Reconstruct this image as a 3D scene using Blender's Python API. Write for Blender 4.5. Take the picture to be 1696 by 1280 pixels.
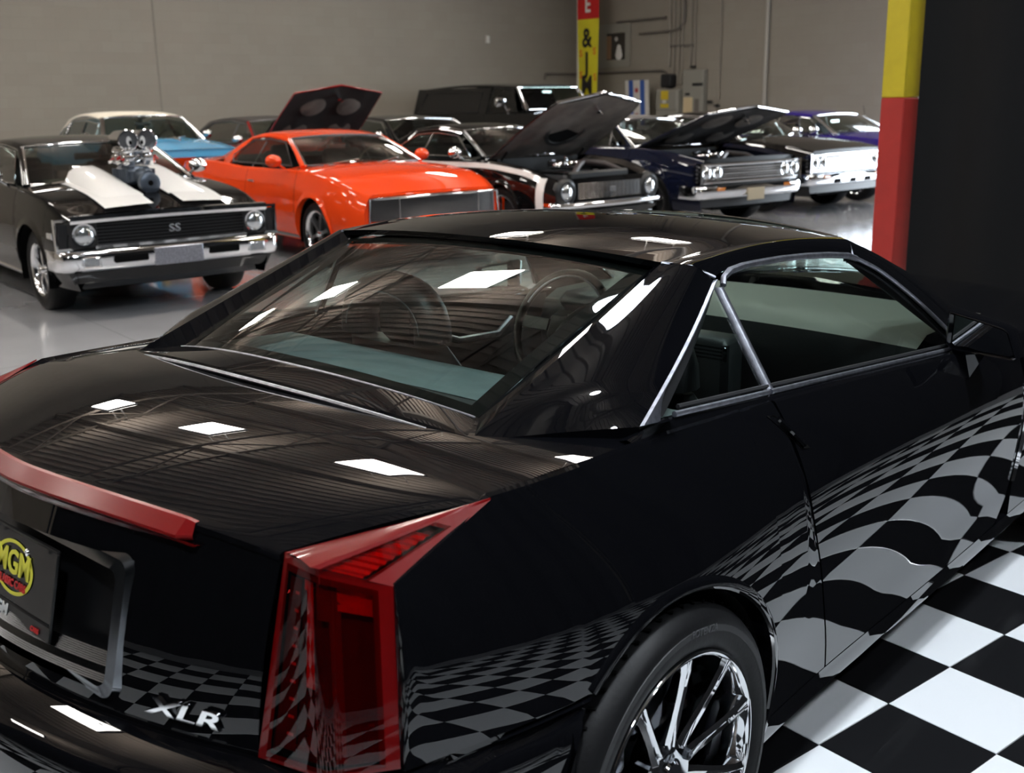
import bpy, math, random
import numpy as np
from mathutils import Vector, Matrix

for o in list(bpy.data.objects): bpy.data.objects.remove(o)
scene = bpy.context.scene
col = scene.collection
rnd = random.Random(7)
pi = math.pi
sin, cos, rad = math.sin, math.cos, math.radians

# ------------------------------------------------------------------ camera
IMG_W, F_PX = 1696.0, 1795.4
cam_d = bpy.data.cameras.new('camera')
cam_o = bpy.data.objects.new('camera', cam_d); col.objects.link(cam_o)
cam_d.sensor_width = 36.0; cam_d.sensor_fit = 'HORIZONTAL'
cam_d.lens = F_PX / IMG_W * 36.0
cam_d.clip_start = 0.05; cam_d.clip_end = 200
cam_d.dof.use_dof = True; cam_d.dof.focus_distance = 2.6; cam_d.dof.aperture_fstop = 5.2
yaw, pit, rol = 0.730498, -0.257321, -0.0160035
fw = Vector((cos(yaw)*cos(pit), sin(yaw)*cos(pit), sin(pit)))
rt = Vector((sin(yaw), -cos(yaw), 0)); up = rt.cross(fw)
r2 = rt*cos(rol) + up*sin(rol); u2 = up*cos(rol) - rt*sin(rol)
cam_o.matrix_world = Matrix(((r2.x, u2.x, -fw.x, -1.52706), (r2.y, u2.y, -fw.y, -1.8654), (r2.z, u2.z, -fw.z, 1.58688), (0, 0, 0, 1)))
scene.camera = cam_o
scene.view_settings.view_transform = 'Standard'
scene.view_settings.look = 'None'
scene.view_settings.gamma = 1.0
scene.view_settings.use_curve_mapping = False
scene.view_settings.exposure = 0.0

# world: overcast daylight, seen only through the open roll-up door
w = bpy.data.worlds.new('world'); scene.world = w; w.use_nodes = True
w.node_tree.nodes['Background'].inputs[0].default_value = (0.80, 0.90, 1.0, 1)
w.node_tree.nodes['Background'].inputs[1].default_value = 15.0

# building axes: the hall is turned against the black coupe (coupe = world axes)
BA = rad(-10.14)
AX = np.array([cos(BA), sin(BA)]); BX = np.array([-sin(BA), cos(BA)])
def UV(u, v, z=0.0):
    p = u*AX + v*BX
    return (float(p[0]), float(p[1]), z)

# ------------------------------------------------------------------ materials
MATS = {}
def new_mat(name):
    m = bpy.data.materials.new(name); m.use_nodes = True
    return m, m.node_tree.nodes, m.node_tree.links, m.node_tree.nodes['Principled BSDF']
def pm(name, c, rough=.5, metal=0., coat=0., spec=.5, emit=None, es=0., coat_rough=.02, noise=0., nscale=8., bump=0., bscale=60., ior=1.5):
    """principled material with optional procedural colour variation and fine relief"""
    m, n, l, b = new_mat(name)
    b.inputs['Base Color'].default_value = (*c, 1)
    b.inputs['Roughness'].default_value = rough
    b.inputs['Metallic'].default_value = metal
    b.inputs['Coat Weight'].default_value = coat
    b.inputs['Coat Roughness'].default_value = coat_rough
    b.inputs['Specular IOR Level'].default_value = spec
    b.inputs['IOR'].default_value = ior
    if emit: b.inputs['Emission Color'].default_value = (*emit, 1); b.inputs['Emission Strength'].default_value = es
    if noise or bump:
        tc = n.new('ShaderNodeTexCoord')
    if noise:
        t = n.new('ShaderNodeTexNoise'); t.inputs['Scale'].default_value = nscale; t.inputs['Detail'].default_value = 4
        r = n.new('ShaderNodeValToRGB')
        r.color_ramp.elements[0].position = .3; r.color_ramp.elements[1].position = .7
        r.color_ramp.elements[0].color = (*[x*(1-noise) for x in c], 1)
        r.color_ramp.elements[1].color = (*[min(1, x*(1+noise)) for x in c], 1)
        l.new(tc.outputs['Object'], t.inputs['Vector']); l.new(t.outputs['Fac'], r.inputs['Fac']); l.new(r.outputs['Color'], b.inputs['Base Color'])
    if bump:
        t = n.new('ShaderNodeTexNoise'); t.inputs['Scale'].default_value = bscale; t.inputs['Detail'].default_value = 3
        bp = n.new('ShaderNodeBump'); bp.inputs['Strength'].default_value = bump; bp.inputs['Distance'].default_value = .002
        l.new(tc.outputs['Object'], t.inputs['Vector']); l.new(t.outputs['Fac'], bp.inputs['Height']); l.new(bp.outputs['Normal'], b.inputs['Normal'])
    MATS[name] = m
    return m
def glass_mat(name, tint, ior=1.5, rough=0.0):
    """thin pane: tinted see-through plus Fresnel mirror reflection"""
    m, n, l, b = new_mat(name); n.remove(b)
    tr = n.new('ShaderNodeBsdfTransparent'); tr.inputs[0].default_value = (*tint, 1)
    gl = n.new('ShaderNodeBsdfGlossy'); gl.inputs['Roughness'].default_value = rough; gl.inputs[0].default_value = (1, 1, 1, 1)
    lw = n.new('ShaderNodeLayerWeight'); lw.inputs[0].default_value = .5
    pw = n.new('ShaderNodeMath'); pw.operation = 'POWER'; pw.inputs[1].default_value = 4.6
    ma = n.new('ShaderNodeMath'); ma.operation = 'MULTIPLY_ADD'; r0 = ((ior-1)/(ior+1))**2*1.3; ma.inputs[1].default_value = 1-r0; ma.inputs[2].default_value = r0
    l.new(lw.outputs['Facing'], pw.inputs[0]); l.new(pw.outputs[0], ma.inputs[0]); fr = ma
    mx = n.new('ShaderNodeMixShader')
    l.new(fr.outputs[0], mx.inputs[0]); l.new(tr.outputs[0], mx.inputs[1]); l.new(gl.outputs[0], mx.inputs[2])
    l.new(mx.outputs[0], n['Material Output'].inputs[0])
    MATS[name] = m
    return m

PAINT = pm('black_clearcoat_paint', (.0022, .0023, .0030), .6, 0, 1., 0., coat_rough=.0, bump=0)
pm('black_plastic', (.005, .005, .0055), .3, spec=.3)
pm('gap_black', (.002, .002, .002), .9, spec=.1)
pm('rubber_trim', (.012, .012, .013), .55)
pm('chrome', (.86, .87, .89), .05, 1.)
pm('satin_chrome', (.40, .41, .46), .40, 1., noise=.22, nscale=60)
pm('dark_chrome', (.25, .265, .285), .15, 1.)
pm('tyre', (.005, .005, .0055), .5, spec=.2, bump=.25, bscale=90)
pm('tyre_letter', (.05, .05, .055), .5)
pm('brake_disc', (.25, .25, .26), .3, 1.)
pm('red_lens', (.135, .0012, .0016), .3, 0, 1., .1)
pm('red_lens_bright', (.62, .006, .006), .2, 0, .6, emit=(.6, .0, .0), es=0.0)
pm('red_lens_deep', (.075, .001, .001), .2, 0, .8)
pm('clear_lens_strip', (.07, .035, .035), .3, .0, .3)
pm('leather_black', (.010, .011, .012), .42, bump=.3, bscale=180)
pm('leather_seam', (.10, .13, .14), .5)
pm('dash_top', (.045, .05, .05), .5, bump=.2, bscale=200)
pm('dash_beige', (.12, .122, .105), .5, bump=.2, bscale=200)
pm('shelf_cloth', (.105, .135, .14), .8, noise=.12, nscale=14, bump=.3, bscale=160)
pm('headliner', (.02, .02, .021), .8)
pm('mirror_silver', (.9, .92, .93), .01, 1.)
pm('print_yellow', (.75, .70, .06), .5)
pm('print_red', (.55, .02, .02), .5)
pm('print_white', (.7, .7, .68), .5)
pm('print_black', (.01, .01, .01), .5)
pm('plate_black', (.006, .006, .006), .15, spec=.3)
glass_mat('coupe_glass', (.66, .75, .71), 1.5)
glass_mat('coupe_side_glass', (.70, .79, .75), 1.45)
glass_mat('lens_cover', (.55, .02, .02), 1.5)
glass_mat('clear_cover', (.85, .87, .88), 1.5)

# ------------------------------------------------------------------ mesh helpers
def link(o): col.objects.link(o); return o
def empty(name, loc=(0, 0, 0), rz=0., label=None, cat=None, group=None):
    o = bpy.data.objects.new(name, None); o.location = loc; o.rotation_euler = (0, 0, rz)
    o.empty_display_size = .2; link(o); tag(o, label, cat, group); return o
def tag(o, label=None, cat=None, group=None, kind=None):
    if label: o['label'] = label
    if cat: o['category'] = cat
    if group: o['group'] = group
    if kind: o['kind'] = kind
    return o
def mk(name, V, F, mat, parent=None, smooth=40, mats=None, midx=None):
    me = bpy.data.meshes.new(name)
    me.from_pydata([tuple(map(float, v)) for v in V], [], [tuple(map(int, f)) for f in F])
    me.update()
    if mats:
        for k in mats: me.materials.append(MATS[k])
        me.polygons.foreach_set('material_index', midx)
    else:
        me.materials.append(MATS[mat] if isinstance(mat, str) else mat)
    if smooth:
        me.polygons.foreach_set('use_smooth', [True]*len(me.polygons))
        try: me.set_sharp_from_angle(angle=rad(smooth))
        except Exception: pass
    o = bpy.data.objects.new(name, me); link(o)
    if parent is not None: o.parent = parent
    return o
def flipy(V): return [(v[0], -v[1], v[2]) for v in V]
def both(name, V, F, mat, parent, smooth=40, label=None):
    """a right-hand part and its mirrored left-hand twin"""
    a = mk(name, V, F, mat, parent, smooth)
    b = mk(name, flipy(V), [tuple(reversed(f)) for f in F], mat, parent, smooth)
    return a, b
def cat(*parts):
    V, F = [], []
    for v, f in parts:
        k = len(V); V += [tuple(p) for p in v]; F += [tuple(i+k for i in q) for q in f]
    return V, F
def grid(P, close_u=False, close_v=False):
    P = np.asarray(P, float); n, m = P.shape[:2]; F = []
    for i in range(n - (0 if close_u else 1)):
        for j in range(m - (0 if close_v else 1)):
            a, b = i, (i+1) % n; c, d = j, (j+1) % m
            F.append((a*m+c, b*m+c, b*m+d, a*m+d))
    return P.reshape(-1, 3).tolist(), F
def box(c, s, rot=None):
    x, y, z = [k/2 for k in s]
    V = [(-x, -y, -z), (x, -y, -z), (x, y, -z), (-x, y, -z), (-x, -y, z), (x, -y, z), (x, y, z), (-x, y, z)]
    if rot is not None: V = [tuple(rot @ Vector(v)) for v in V]
    V = [(v[0]+c[0], v[1]+c[1], v[2]+c[2]) for v in V]
    return V, [(3, 2, 1, 0), (4, 5, 6, 7), (0, 1, 5, 4), (1, 2, 6, 5), (2, 3, 7, 6), (3, 0, 4, 7)]
def bbox_(c, s, bev=.01, rot=None):
    """box with chamfered edges (24 corner points)"""
    hx, hy, hz = [k/2 for k in s]; b = min(bev, hx*.95, hy*.95, hz*.95)
    V = []; idx = {}
    for sx in (-1, 1):
        for sy in (-1, 1):
            for sz in (-1, 1):
                for a in range(3):
                    p = [sx*(hx-b), sy*(hy-b), sz*(hz-b)]
                    p[a] += (sx, sy, sz)[a]*b
                    idx[(sx, sy, sz, a)] = len(V); V.append(tuple(p))
    F = []
    for a in range(3):
        o1, o2 = (a+1) % 3, (a+2) % 3
        for s in (-1, 1):
            q = []
            for t1, t2 in ((-1, -1), (1, -1), (1, 1), (-1, 1)):
                k = [0, 0, 0]; k[a] = s; k[o1] = t1; k[o2] = t2; q.append(idx[(*k, a)])
            F.append(tuple(q if s > 0 else q[::-1]))
    for a in range(3):
        o1, o2 = (a+1) % 3, (a+2) % 3
        for t1 in (-1, 1):
            for t2 in (-1, 1):
                k = [0, 0, 0]; k[o1] = t1; k[o2] = t2
                k[a] = -1; A = (*k,); k[a] = 1; B = (*k,)
                F.append((idx[(*A, o1)], idx[(*B, o1)], idx[(*B, o2)], idx[(*A, o2)]))
    for sx in (-1, 1):
        for sy in (-1, 1):
            for sz in (-1, 1): F.append(tuple(idx[(sx, sy, sz, a)] for a in range(3)))
    if rot is not None: V = [tuple(rot @ Vector(v)) for v in V]
    V = [(v[0]+c[0], v[1]+c[1], v[2]+c[2]) for v in V]
    return V, F
def tube(path, r, n=8, closed=False, caps=True):
    P = [Vector(p) for p in path]; m = len(P); V = []; F = []
    rs = r if hasattr(r, '__len__') else [r]*m
    ref = None
    for i in range(m):
        a = P[(i-1) % m] if (closed or i > 0) else P[i]; b = P[(i+1) % m] if (closed or i < m-1) else P[i]
        t = (b-a).normalized()
        if ref is None:
            ref = Vector((0, 0, 1)) if abs(t.z) < .9 else Vector((1, 0, 0))
        s = t.cross(ref).normalized(); q = s.cross(t); ref = q
        for k in range(n):
            an = 2*pi*k/n; V.append(tuple(P[i] + (s*cos(an)+q*sin(an))*rs[i]))
    for i in range(m if closed else m-1):
        j = (i+1) % m
        for k in range(n): F.append((i*n+k, i*n+(k+1) % n, j*n+(k+1) % n, j*n+k))
    if caps and not closed: F.append(tuple(range(n))[::-1]); F.append(tuple(range((m-1)*n, m*n)))
    return V, F
def lathe(prof, n=40, axis='y', c=(0, 0, 0), a0=0., a1=2*pi):
    """prof: (radius, along-axis) pairs"""
    V = []; F = []; full = abs(a1-a0-2*pi) < 1e-6; m = len(prof); k = n if full else n+1
    for i in range(k):
        a = a0+(a1-a0)*i/n
        for r, h in prof:
            if axis == 'y': p = (r*cos(a), h, r*sin(a))
            elif axis == 'x': p = (h, r*cos(a), r*sin(a))
            else: p = (r*cos(a), r*sin(a), h)
            V.append((p[0]+c[0], p[1]+c[1], p[2]+c[2]))
    for i in range(n):
        j = (i+1) % k
        for t in range(m-1): F.append((i*m+t, i*m+t+1, j*m+t+1, j*m+t))
    return V, F
def prism(poly, d):
    """flat polygon (list of 3D points) pushed along vector d"""
    n = len(poly); V = [tuple(p) for p in poly]+[(p[0]+d[0], p[1]+d[1], p[2]+d[2]) for p in poly]
    F = [tuple(range(n))[::-1], tuple(range(n, 2*n))]+[(i, (i+1) % n, n+(i+1) % n, n+i) for i in range(n)]
    return V, F
def xf(part, M):
    V, F = part
    return [tuple(M @ Vector(v)) for v in V], F
def pch(xs, ys):
    """monotone cubic interpolator"""
    xs = np.asarray(xs, float); ys = np.asarray(ys, float); h = np.diff(xs); d = np.diff(ys)/h; m = np.zeros_like(ys)
    m[0], m[-1] = d[0], d[-1]
    for i in range(1, len(xs)-1):
        if d[i-1]*d[i] > 0:
            w1 = 2*h[i]+h[i-1]; w2 = h[i]+2*h[i-1]; m[i] = (w1+w2)/(w1/d[i-1]+w2/d[i])
    def f(x):
        x = np.asarray(x, float); xc = np.clip(x, xs[0], xs[-1]); i = np.clip(np.searchsorted(xs, xc, 'right')-1, 0, len(h)-1)
        t = (xc-xs[i])/h[i]
        return (1+2*t)*(1-t)**2*ys[i]+t*(1-t)**2*h[i]*m[i]+t*t*(3-2*t)*ys[i+1]+t*t*(t-1)*h[i]*m[i+1]
    return f
def text_obj(name, s, size, mat, parent, M, ext=.001, bold=False, align='CENTER', sx=1., shear=0.):
    cu = bpy.data.curves.new(name, 'FONT'); cu.body = s; cu.size = size; cu.extrude = ext; cu.align_x = align; cu.align_y = 'CENTER'
    cu.resolution_u = 3; cu.shear = shear
    if bold: cu.offset = size*.022
    t = bpy.data.objects.new(name, cu); link(t)
    dg = bpy.context.evaluated_depsgraph_get(); me = bpy.data.meshes.new_from_object(t.evaluated_get(dg))
    bpy.data.objects.remove(t); bpy.data.curves.remove(cu)
    me.name = name; me.materials.clear(); me.materials.append(MATS[mat])
    o = bpy.data.objects.new(name, me); link(o); o.parent = parent
    me.transform(M @ Matrix.Diagonal((sx, 1, 1, 1)))
    return o
def frameM(o, ex, ey):
    """matrix with local x along ex, y along ey, at o"""
    ex = Vector(ex).normalized(); ey = Vector(ey); ey = (ey-ex*ey.dot(ex)).normalized(); ez = ex.cross(ey)
    return Matrix(((ex.x, ey.x, ez.x, o[0]), (ex.y, ey.y, ez.y, o[1]), (ex.z, ey.z, ez.z, o[2]), (0, 0, 0, 1)))
# ------------------------------------------------------------------ hall materials
def wall_mat():
    m, n, l, b = new_mat('painted_block_wall')
    tc = n.new('ShaderNodeTexCoord'); mp = n.new('ShaderNodeMapping')
    l.new(tc.outputs['UV'], mp.inputs['Vector'])
    br = n.new('ShaderNodeTexBrick'); br.inputs['Scale'].default_value = 1.0
    br.inputs['Brick Width'].default_value = .4; br.inputs['Row Height'].default_value = .2; br.inputs['Mortar Size'].default_value = .006
    br.inputs['Mortar Smooth'].default_value = .6
    br.inputs['Color1'].default_value = (.255, .226, .188, 1); br.inputs['Color2'].default_value = (.265, .239, .200, 1); br.inputs['Mortar'].default_value = (.242, .217, .18, 1)
    l.new(mp.outputs[0], br.inputs['Vector'])
    no = n.new('ShaderNodeTexNoise'); no.inputs['Scale'].default_value = .5; no.inputs['Detail'].default_value = 5
    l.new(mp.outputs[0], no.inputs['Vector'])
    mx = n.new('ShaderNodeMix'); mx.data_type = 'RGBA'; mx.blend_type = 'MULTIPLY'; mx.inputs[0].default_value = .35
    rp = n.new('ShaderNodeValToRGB'); rp.color_ramp.elements[0].position = .3; rp.color_ramp.elements[1].position = .75
    rp.color_ramp.elements[0].color = (.72, .72, .72, 1)
    l.new(no.outputs['Fac'], rp.inputs[0]); l.new(br.outputs['Color'], mx.inputs[6]); l.new(rp.outputs[0], mx.inputs[7])
    l.new(mx.outputs[2], b.inputs['Base Color'])
    bp = n.new('ShaderNodeBump'); bp.inputs['Strength'].default_value = .35; bp.inputs['Distance'].default_value = .004
    l.new(br.outputs['Fac'], bp.inputs['Height']); bp.invert = True
    l.new(bp.outputs[0], b.inputs['Normal']); b.inputs['Roughness'].default_value = .75
    MATS['wall'] = m
wall_mat()
def floor_mat():
    m, n, l, b = new_mat('grey_epoxy_floor')
    tc = n.new('ShaderNodeTexCoord')
    no = n.new('ShaderNodeTexNoise'); no.inputs['Scale'].default_value = .8; no.inputs['Detail'].default_value = 6
    l.new(tc.outputs['Object'], no.inputs['Vector'])
    rp = n.new('ShaderNodeValToRGB'); rp.color_ramp.elements[0].position = .35; rp.color_ramp.elements[1].position = .7
    rp.color_ramp.elements[0].color = (.36, .36, .375, 1); rp.color_ramp.elements[1].color = (.43, .43, .445, 1)
    l.new(no.outputs['Fac'], rp.inputs[0]); l.new(rp.outputs[0], b.inputs['Base Color'])
    n2 = n.new('ShaderNodeTexNoise'); n2.inputs['Scale'].default_value = 3; l.new(tc.outputs['Object'], n2.inputs['Vector'])
    bp = n.new('ShaderNodeBump'); bp.inputs['Strength'].default_value = .05; bp.inputs['Distance'].default_value = .01
    l.new(n2.outputs['Fac'], bp.inputs['Height']); l.new(bp.outputs[0], b.inputs['Normal'])
    b.inputs['Roughness'].default_value = .18; b.inputs['Coat Weight'].default_value = .6; b.inputs['Coat Roughness'].default_value = .06
    MATS['floor'] = m
floor_mat()
pm('tile_white', (.80, .82, .84), .16, 0, .5, coat_rough=.05)
pm('tile_black', (.010, .010, .011), .16, 0, .5, coat_rough=.05)
pm('joint_dark', (.08, .08, .085), .8)
pm('roof_deck', (.33, .285, .245), .7, noise=.08, nscale=1.2)
pm('truss_steel', (.25, .215, .185), .6)
pm('fixture_white', (.7, .7, .7), .5)
pm('lamp_panel', (.9, .9, .9), .5, emit=(1., .95, .88), es=46.)
pm('lamp_round_dim', (.9, .9, .9), .5, emit=(.86, .93, 1.), es=90.)
pm('added_uplight_glow', (.9, .9, .9), .5, emit=(1., .93, .85), es=26.)
pm('lamp_round', (.9, .9, .9), .5, emit=(.86, .93, 1.), es=330.)
pm('curtain_black', (.0075, .0075, .008), .8, spec=.12, bump=.4, bscale=220)
pm('post_yellow', (.46, .36, .008), .45, noise=.06, nscale=9)
pm('post_red', (.34, .018, .013), .45, noise=.06, nscale=9)
pm('galv', (.22, .21, .19), .5, .2)
FZ = -.012

# ------------------------------------------------------------------ shell of the hall
UL, UR, VF, VB, HC = -13.0, 18.05, -12.0, 19.6, 7.2
def wall_uv(name, a, b, z0, z1, thick, uvoff=0.):
    """wall slab between plan points a and b (u,v); thickness away from the room"""
    A, B = np.array(a, float), np.array(b, float); d = (B-A)/np.linalg.norm(B-A); nrm = np.array([d[1], -d[0]])*thick
    q = [A, B, B+nrm, A+nrm]
    V = [UV(p[0], p[1], z) for z in (z0, z1) for p in q]
    F = [(0, 1, 5, 4), (1, 2, 6, 5), (2, 3, 7, 6), (3, 0, 4, 7), (4, 5, 6, 7), (3, 2, 1, 0)]
    o = mk(name, V, F, 'wall', smooth=0)
    me = o.data; uvl = me.uv_layers.new(name='UVMap'); L = float(np.linalg.norm(B-A))
    for p in me.polygons:
        for li in p.loop_indices:
            vi = me.loops[li].vertex_index; k = vi % 4; x = 0 if k in (0, 3) else L
            uvl.data[li].uv = (x+uvoff, me.vertices[vi].co.z)
    tag(o, kind='structure'); return o
wall_uv('wall_back', (UR, VB), (UL, VB), FZ, HC, .3)
DV0, DV1, DH = 2.0, 10.0, 4.3
wr = wall_uv('wall_right', (UR, DV1), (UR, VB), FZ, HC, .3)
for nm, a, b, z0 in (('wall_right', (UR, VF), (UR, DV0), FZ), ('wall_right', (UR, DV0), (UR, DV1), DH)): wall_uv(nm, a, b, z0, HC, .3)
wall_uv('wall_left', (UL, VB), (UL, VF), FZ, HC, .3)
wall_uv('wall_front', (UL, VF), (UR, VF), FZ, HC, .3)
fl = mk('floor', [UV(UL-1, VF-1, FZ), UV(UR+6, VF-1, FZ), UV(UR+6, VB+1, FZ), UV(UL-1, VB+1, FZ)], [(0, 1, 2, 3)], 'floor', smooth=0); tag(fl, kind='structure')
for (a, b) in (((-8, 5.2), (12, 5.2)), ((1.35, 1.8), (1.35, 18.8)), ((7.0, 1.8), (7.0, 18.8)), ((12.6, 5), (12.6, 18.8)), ((-8, 11.6), (17, 11.6))):
    A, B = np.array(a, float), np.array(b, float); d = (B-A)/np.linalg.norm(B-A); nn = np.array([-d[1], d[0]])*.004
    mk('floor_joint', [UV(*(A+nn), FZ+.0006), UV(*(A-nn), FZ+.0006), UV(*(B-nn), FZ+.0006), UV(*(B+nn), FZ+.0006)], [(0, 1, 2, 3)], 'joint_dark', fl, smooth=0)
# ceiling: corrugated steel deck, running trusses and cross joists
P = []
us = np.arange(UL, UR+.01, .16); zz = []
for i, u in enumerate(us):
    for du, dz in ((0, 0), (.07, 0), (.08, .05), (.15, .05)):
        P.append([UV(u+du, VF, HC-.05+dz), UV(u+du, VB, HC-.05+dz)])
cv, cf = grid(P); ce = mk('ceiling', cv, cf, 'roof_deck', smooth=0); tag(ce, kind='structure')
def truss(v0, dz=.75, ztop=HC-.1, ch=.09, n=26):
    parts = []
    for z in (ztop, ztop-dz): parts.append(box((0, 0, z), (UR-UL, ch, ch)))
    L = (UR-UL)/n
    for i in range(n):
        x0 = UL-(UL+UR)/2+i*L; s = 1 if i % 2 else -1
        parts.append(tube([(x0, 0, ztop-(dz if s > 0 else 0)), (x0+L, 0, ztop-(0 if s > 0 else dz))], .035, 4))
    V, F = cat(*parts); V = [UV((UL+UR)/2+v[0], v0+v[1], v[2]) for v in V]
    return mk('roof_truss', V, F, 'truss_steel', ce, smooth=0)
for v in (-9.5, -3.2, 3.1, 9.4, 15.7): truss(v)
for u in np.arange(UL+1.1, UR, 1.83):
    V, F = cat(box((0, 0, HC-.16), (.06, VB-VF, .2)))
    mk('roof_joist', [UV(u+v[0], (VF+VB)/2+v[1], v[2]) for v in V], F, 'truss_steel', ce, smooth=0)

# high-bay panels
LZ = 6.05
def high_bay(u, v, lamp='lamp_panel', lab='white rectangular panel light hanging under the roof trusses', grp='panel lights under the roof'):
    e = empty('high_bay_light', UV(u, v, LZ), BA+(0 if lamp == 'lamp_panel' else pi/2), lab, 'ceiling light', grp)
    V, F = cat(bbox_((0, 0, .06), (.66, 1.24, .1), .02), tube([(0, -.4, .1), (0, -.4, HC-LZ-.2)], .006, 5), tube([(0, .4, .1), (0, .4, HC-LZ-.2)], .006, 5))
    mk('housing', V, F, 'fixture_white', e)
    V, F = box((0, 0, .0), (.58, 1.16, .03)); mk('diffuser', V, F, lamp, e, smooth=0)
    if lamp == 'lamp_panel': V, F = box((0, 0, .118), (.58, 1.16, .012)); mk('added_uplight', V, F, 'added_uplight_glow', e, smooth=0)  # glowing sheet added on top to brighten the roof deck
for u in (-10.4, -5.9, -1.4, 3.1, 7.6, 12.1):
    for v in (5.5, 10.3, 15.1): high_bay(u, v)
    if u > 7: high_bay(u, 1.4)
# round lamp over the checkered stand
def round_lamp(x, y, z, r, aim, label, lamp='lamp_round'):
    e = empty('round_lamp', (x, y, z), 0, label, 'lamp', 'round lamps over the checkered stand')
    d = (Vector(aim)-Vector((x, y, z))).normalized(); M = d.to_track_quat('-Z', 'Y').to_matrix().to_4x4()
    mk('housing', *xf(lathe([(r*.4, .16), (r*.7, .15), (r*1.08, .03), (r*1.1, -.01), (r*1.0, -.012), (r, .0)], 32, 'z'), M), 'fixture_white', e)
    mk('diffuser', *xf(lathe([(0.0001, -.004), (r*.6, -.004), (r*.99, .0)], 32, 'z'), M), lamp, e)
    mk('cable', *tube([tuple(M @ Vector((0, 0, .15))), (0, 0, .5), (0, 0, HC-z-.2)], .008, 6), 'black_plastic', e)
round_lamp(1.35, -2.0, 5.9, .28, (1.35, -2.0, 0), 'round white lamp hanging over the coupe on the checkered stand')
round_lamp(2.92, 1.66, 5.9, .27, (2.6, 1.0, 0), 'dimmer round lamp hanging over the nose of the coupe', 'lamp_round_dim')
round_lamp(1.2, -4.7, 5.9, .24, (1.2, -4.0, 0), 'added round fill lamp beside the side drape of the stand')  # fill lamp added to lighten the floor shadow beside the coupe
round_lamp(-2.6, -2.6, 5.9, .28, (-2.6, -2.6, 0), 'round white lamp hanging over the rear of the checkered stand')

# daylight through the open roll-up door in the right wall
ld = bpy.data.lights.new('door_portal', 'AREA'); ld.shape = 'RECTANGLE'; ld.size = DV1-DV0; ld.size_y = DH-FZ
lo = bpy.data.objects.new('door_portal', ld); link(lo); ld.cycles.is_portal = True
c = UV(UR+.05, (DV0+DV1)/2, (DH+FZ)/2); nn = Vector((-AX[0], -AX[1], 0)); exx = Vector((BX[0], BX[1], 0)); eyy = (-nn).cross(exx)
lo.matrix_world = Matrix(((exx.x, eyy.x, -nn.x, c[0]), (exx.y, eyy.y, -nn.y, c[1]), (exx.z, eyy.z, -nn.z, c[2]), (0, 0, 0, 1)))
dj = cat(*[(lambda q: ([UV(*p) for p in q[0]], q[1]))(box(cc, ss)) for cc, ss in (((UR-.02, DV0-.06, DH/2), (.1, .12, DH)), ((UR-.02, DV1+.06, DH/2), (.1, .12, DH)), ((UR-.2, (DV0+DV1)/2, DH+.25), (.4, DV1-DV0+.2, .45)))])
tag(mk('door_1', *dj, 'galv', smooth=0), kind='structure')

# ------------------------------------------------------------------ checkered tile stand
TS = .3040
T0 = np.array([.7866, -.8174]); ta = AX; tb = -BX
tfl = mk('floor_tiles', [UV(-4.85, -5.45, FZ+.002), UV(5.75, -5.45, FZ+.002), UV(5.75, 1.95, FZ+.002), UV(-4.85, 1.95, FZ+.002)], [(0, 1, 2, 3)], pm('tile_gap', (.16, .165, .17), .6), smooth=0)
tag(tfl, kind='structure')
def tile_mesh(mat):
    h = TS/2-.0012; k = h-.0022
    V = [(-h, -h, FZ+.003), (h, -h, FZ+.003), (h, h, FZ+.003), (-h, h, FZ+.003), (-h, -h, -.0016), (h, -h, -.0016), (h, h, -.0016), (-h, h, -.0016), (-k, -k, 0), (k, -k, 0), (k, k, 0), (-k, k, 0)]
    F = [(8, 9, 10, 11)]+[(i, (i+1) % 4, 4+(i+1) % 4, 4+i) for i in range(4)]+[(4+i, 4+(i+1) % 4, 8+(i+1) % 4, 8+i) for i in range(4)]
    me = bpy.data.meshes.new('tile'); me.from_pydata(V, [], F); me.materials.append(MATS[mat]); me.update(); return me, V, F
tm = {0: tile_mesh('tile_black'), 1: tile_mesh('tile_white')}
cells = []
for i in range(-22, 20):
    for j in range(-14, 20):
        c = T0+TS*((i+.5)*ta+(j+.5)*tb); u, v = c @ AX, c @ BX
        if -4.7 < u < 5.6 and -5.3 < v < 1.8: cells.append((float(np.hypot(c[0]-1.5, c[1]+1.6)), c, (i+j) % 2))
cells.sort(key=lambda q: q[0])
rest = {0: [], 1: []}
for k, (d, c, par) in enumerate(cells):
    if k < 300:
        o = bpy.data.objects.new('tile', tm[par][0]); o.location = (c[0], c[1], 0); o.rotation_euler = (0, 0, BA); link(o); o.parent = tfl
    else:
        R = Matrix.Rotation(BA, 4, 'Z'); R.translation = Vector((c[0], c[1], 0)); rest[par].append(xf((tm[par][1], tm[par][2]), R))
for par in (0, 1):
    V, F = cat(*rest[par]); tag(mk('tile_field', V, F, 'tile_white' if par else 'tile_black', tfl, smooth=0), kind='stuff')

# ------------------------------------------------------------------ black drapes, painted post
def drape(a, b, h, label, seed, amp=.07, z0=FZ+.001):
    A, B = np.array(a, float), np.array(b, float); L = np.linalg.norm(B-A); d = (B-A)/L; nn = np.array([-d[1], d[0]])
    r = random.Random(seed); N = int(L/.035); P = []; ph = 0
    offs = []
    for i in range(N+1):
        ph += r.uniform(.15, .42); offs.append(amp*(.6*sin(ph)+.4*sin(ph*.43+1)))
    for i in range(N+1):
        t = i/N; p = A+(B-A)*t; row = []
        for z, k in ((z0, 1.25), (1.2, 1.05), (2.4, .9), (h-.4, .65), (h, .35)):
            q = p+nn*offs[i]*k; row.append(UV(q[0], q[1], z))
        P.append(row)
    V, F = grid(P); o = mk('black_drape', V, F, 'curtain_black', smooth=180)
    tag(o, label, 'curtain', 'black drapes around the checkered stand'); return o
PU, PV = 5.99, 2.49
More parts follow.
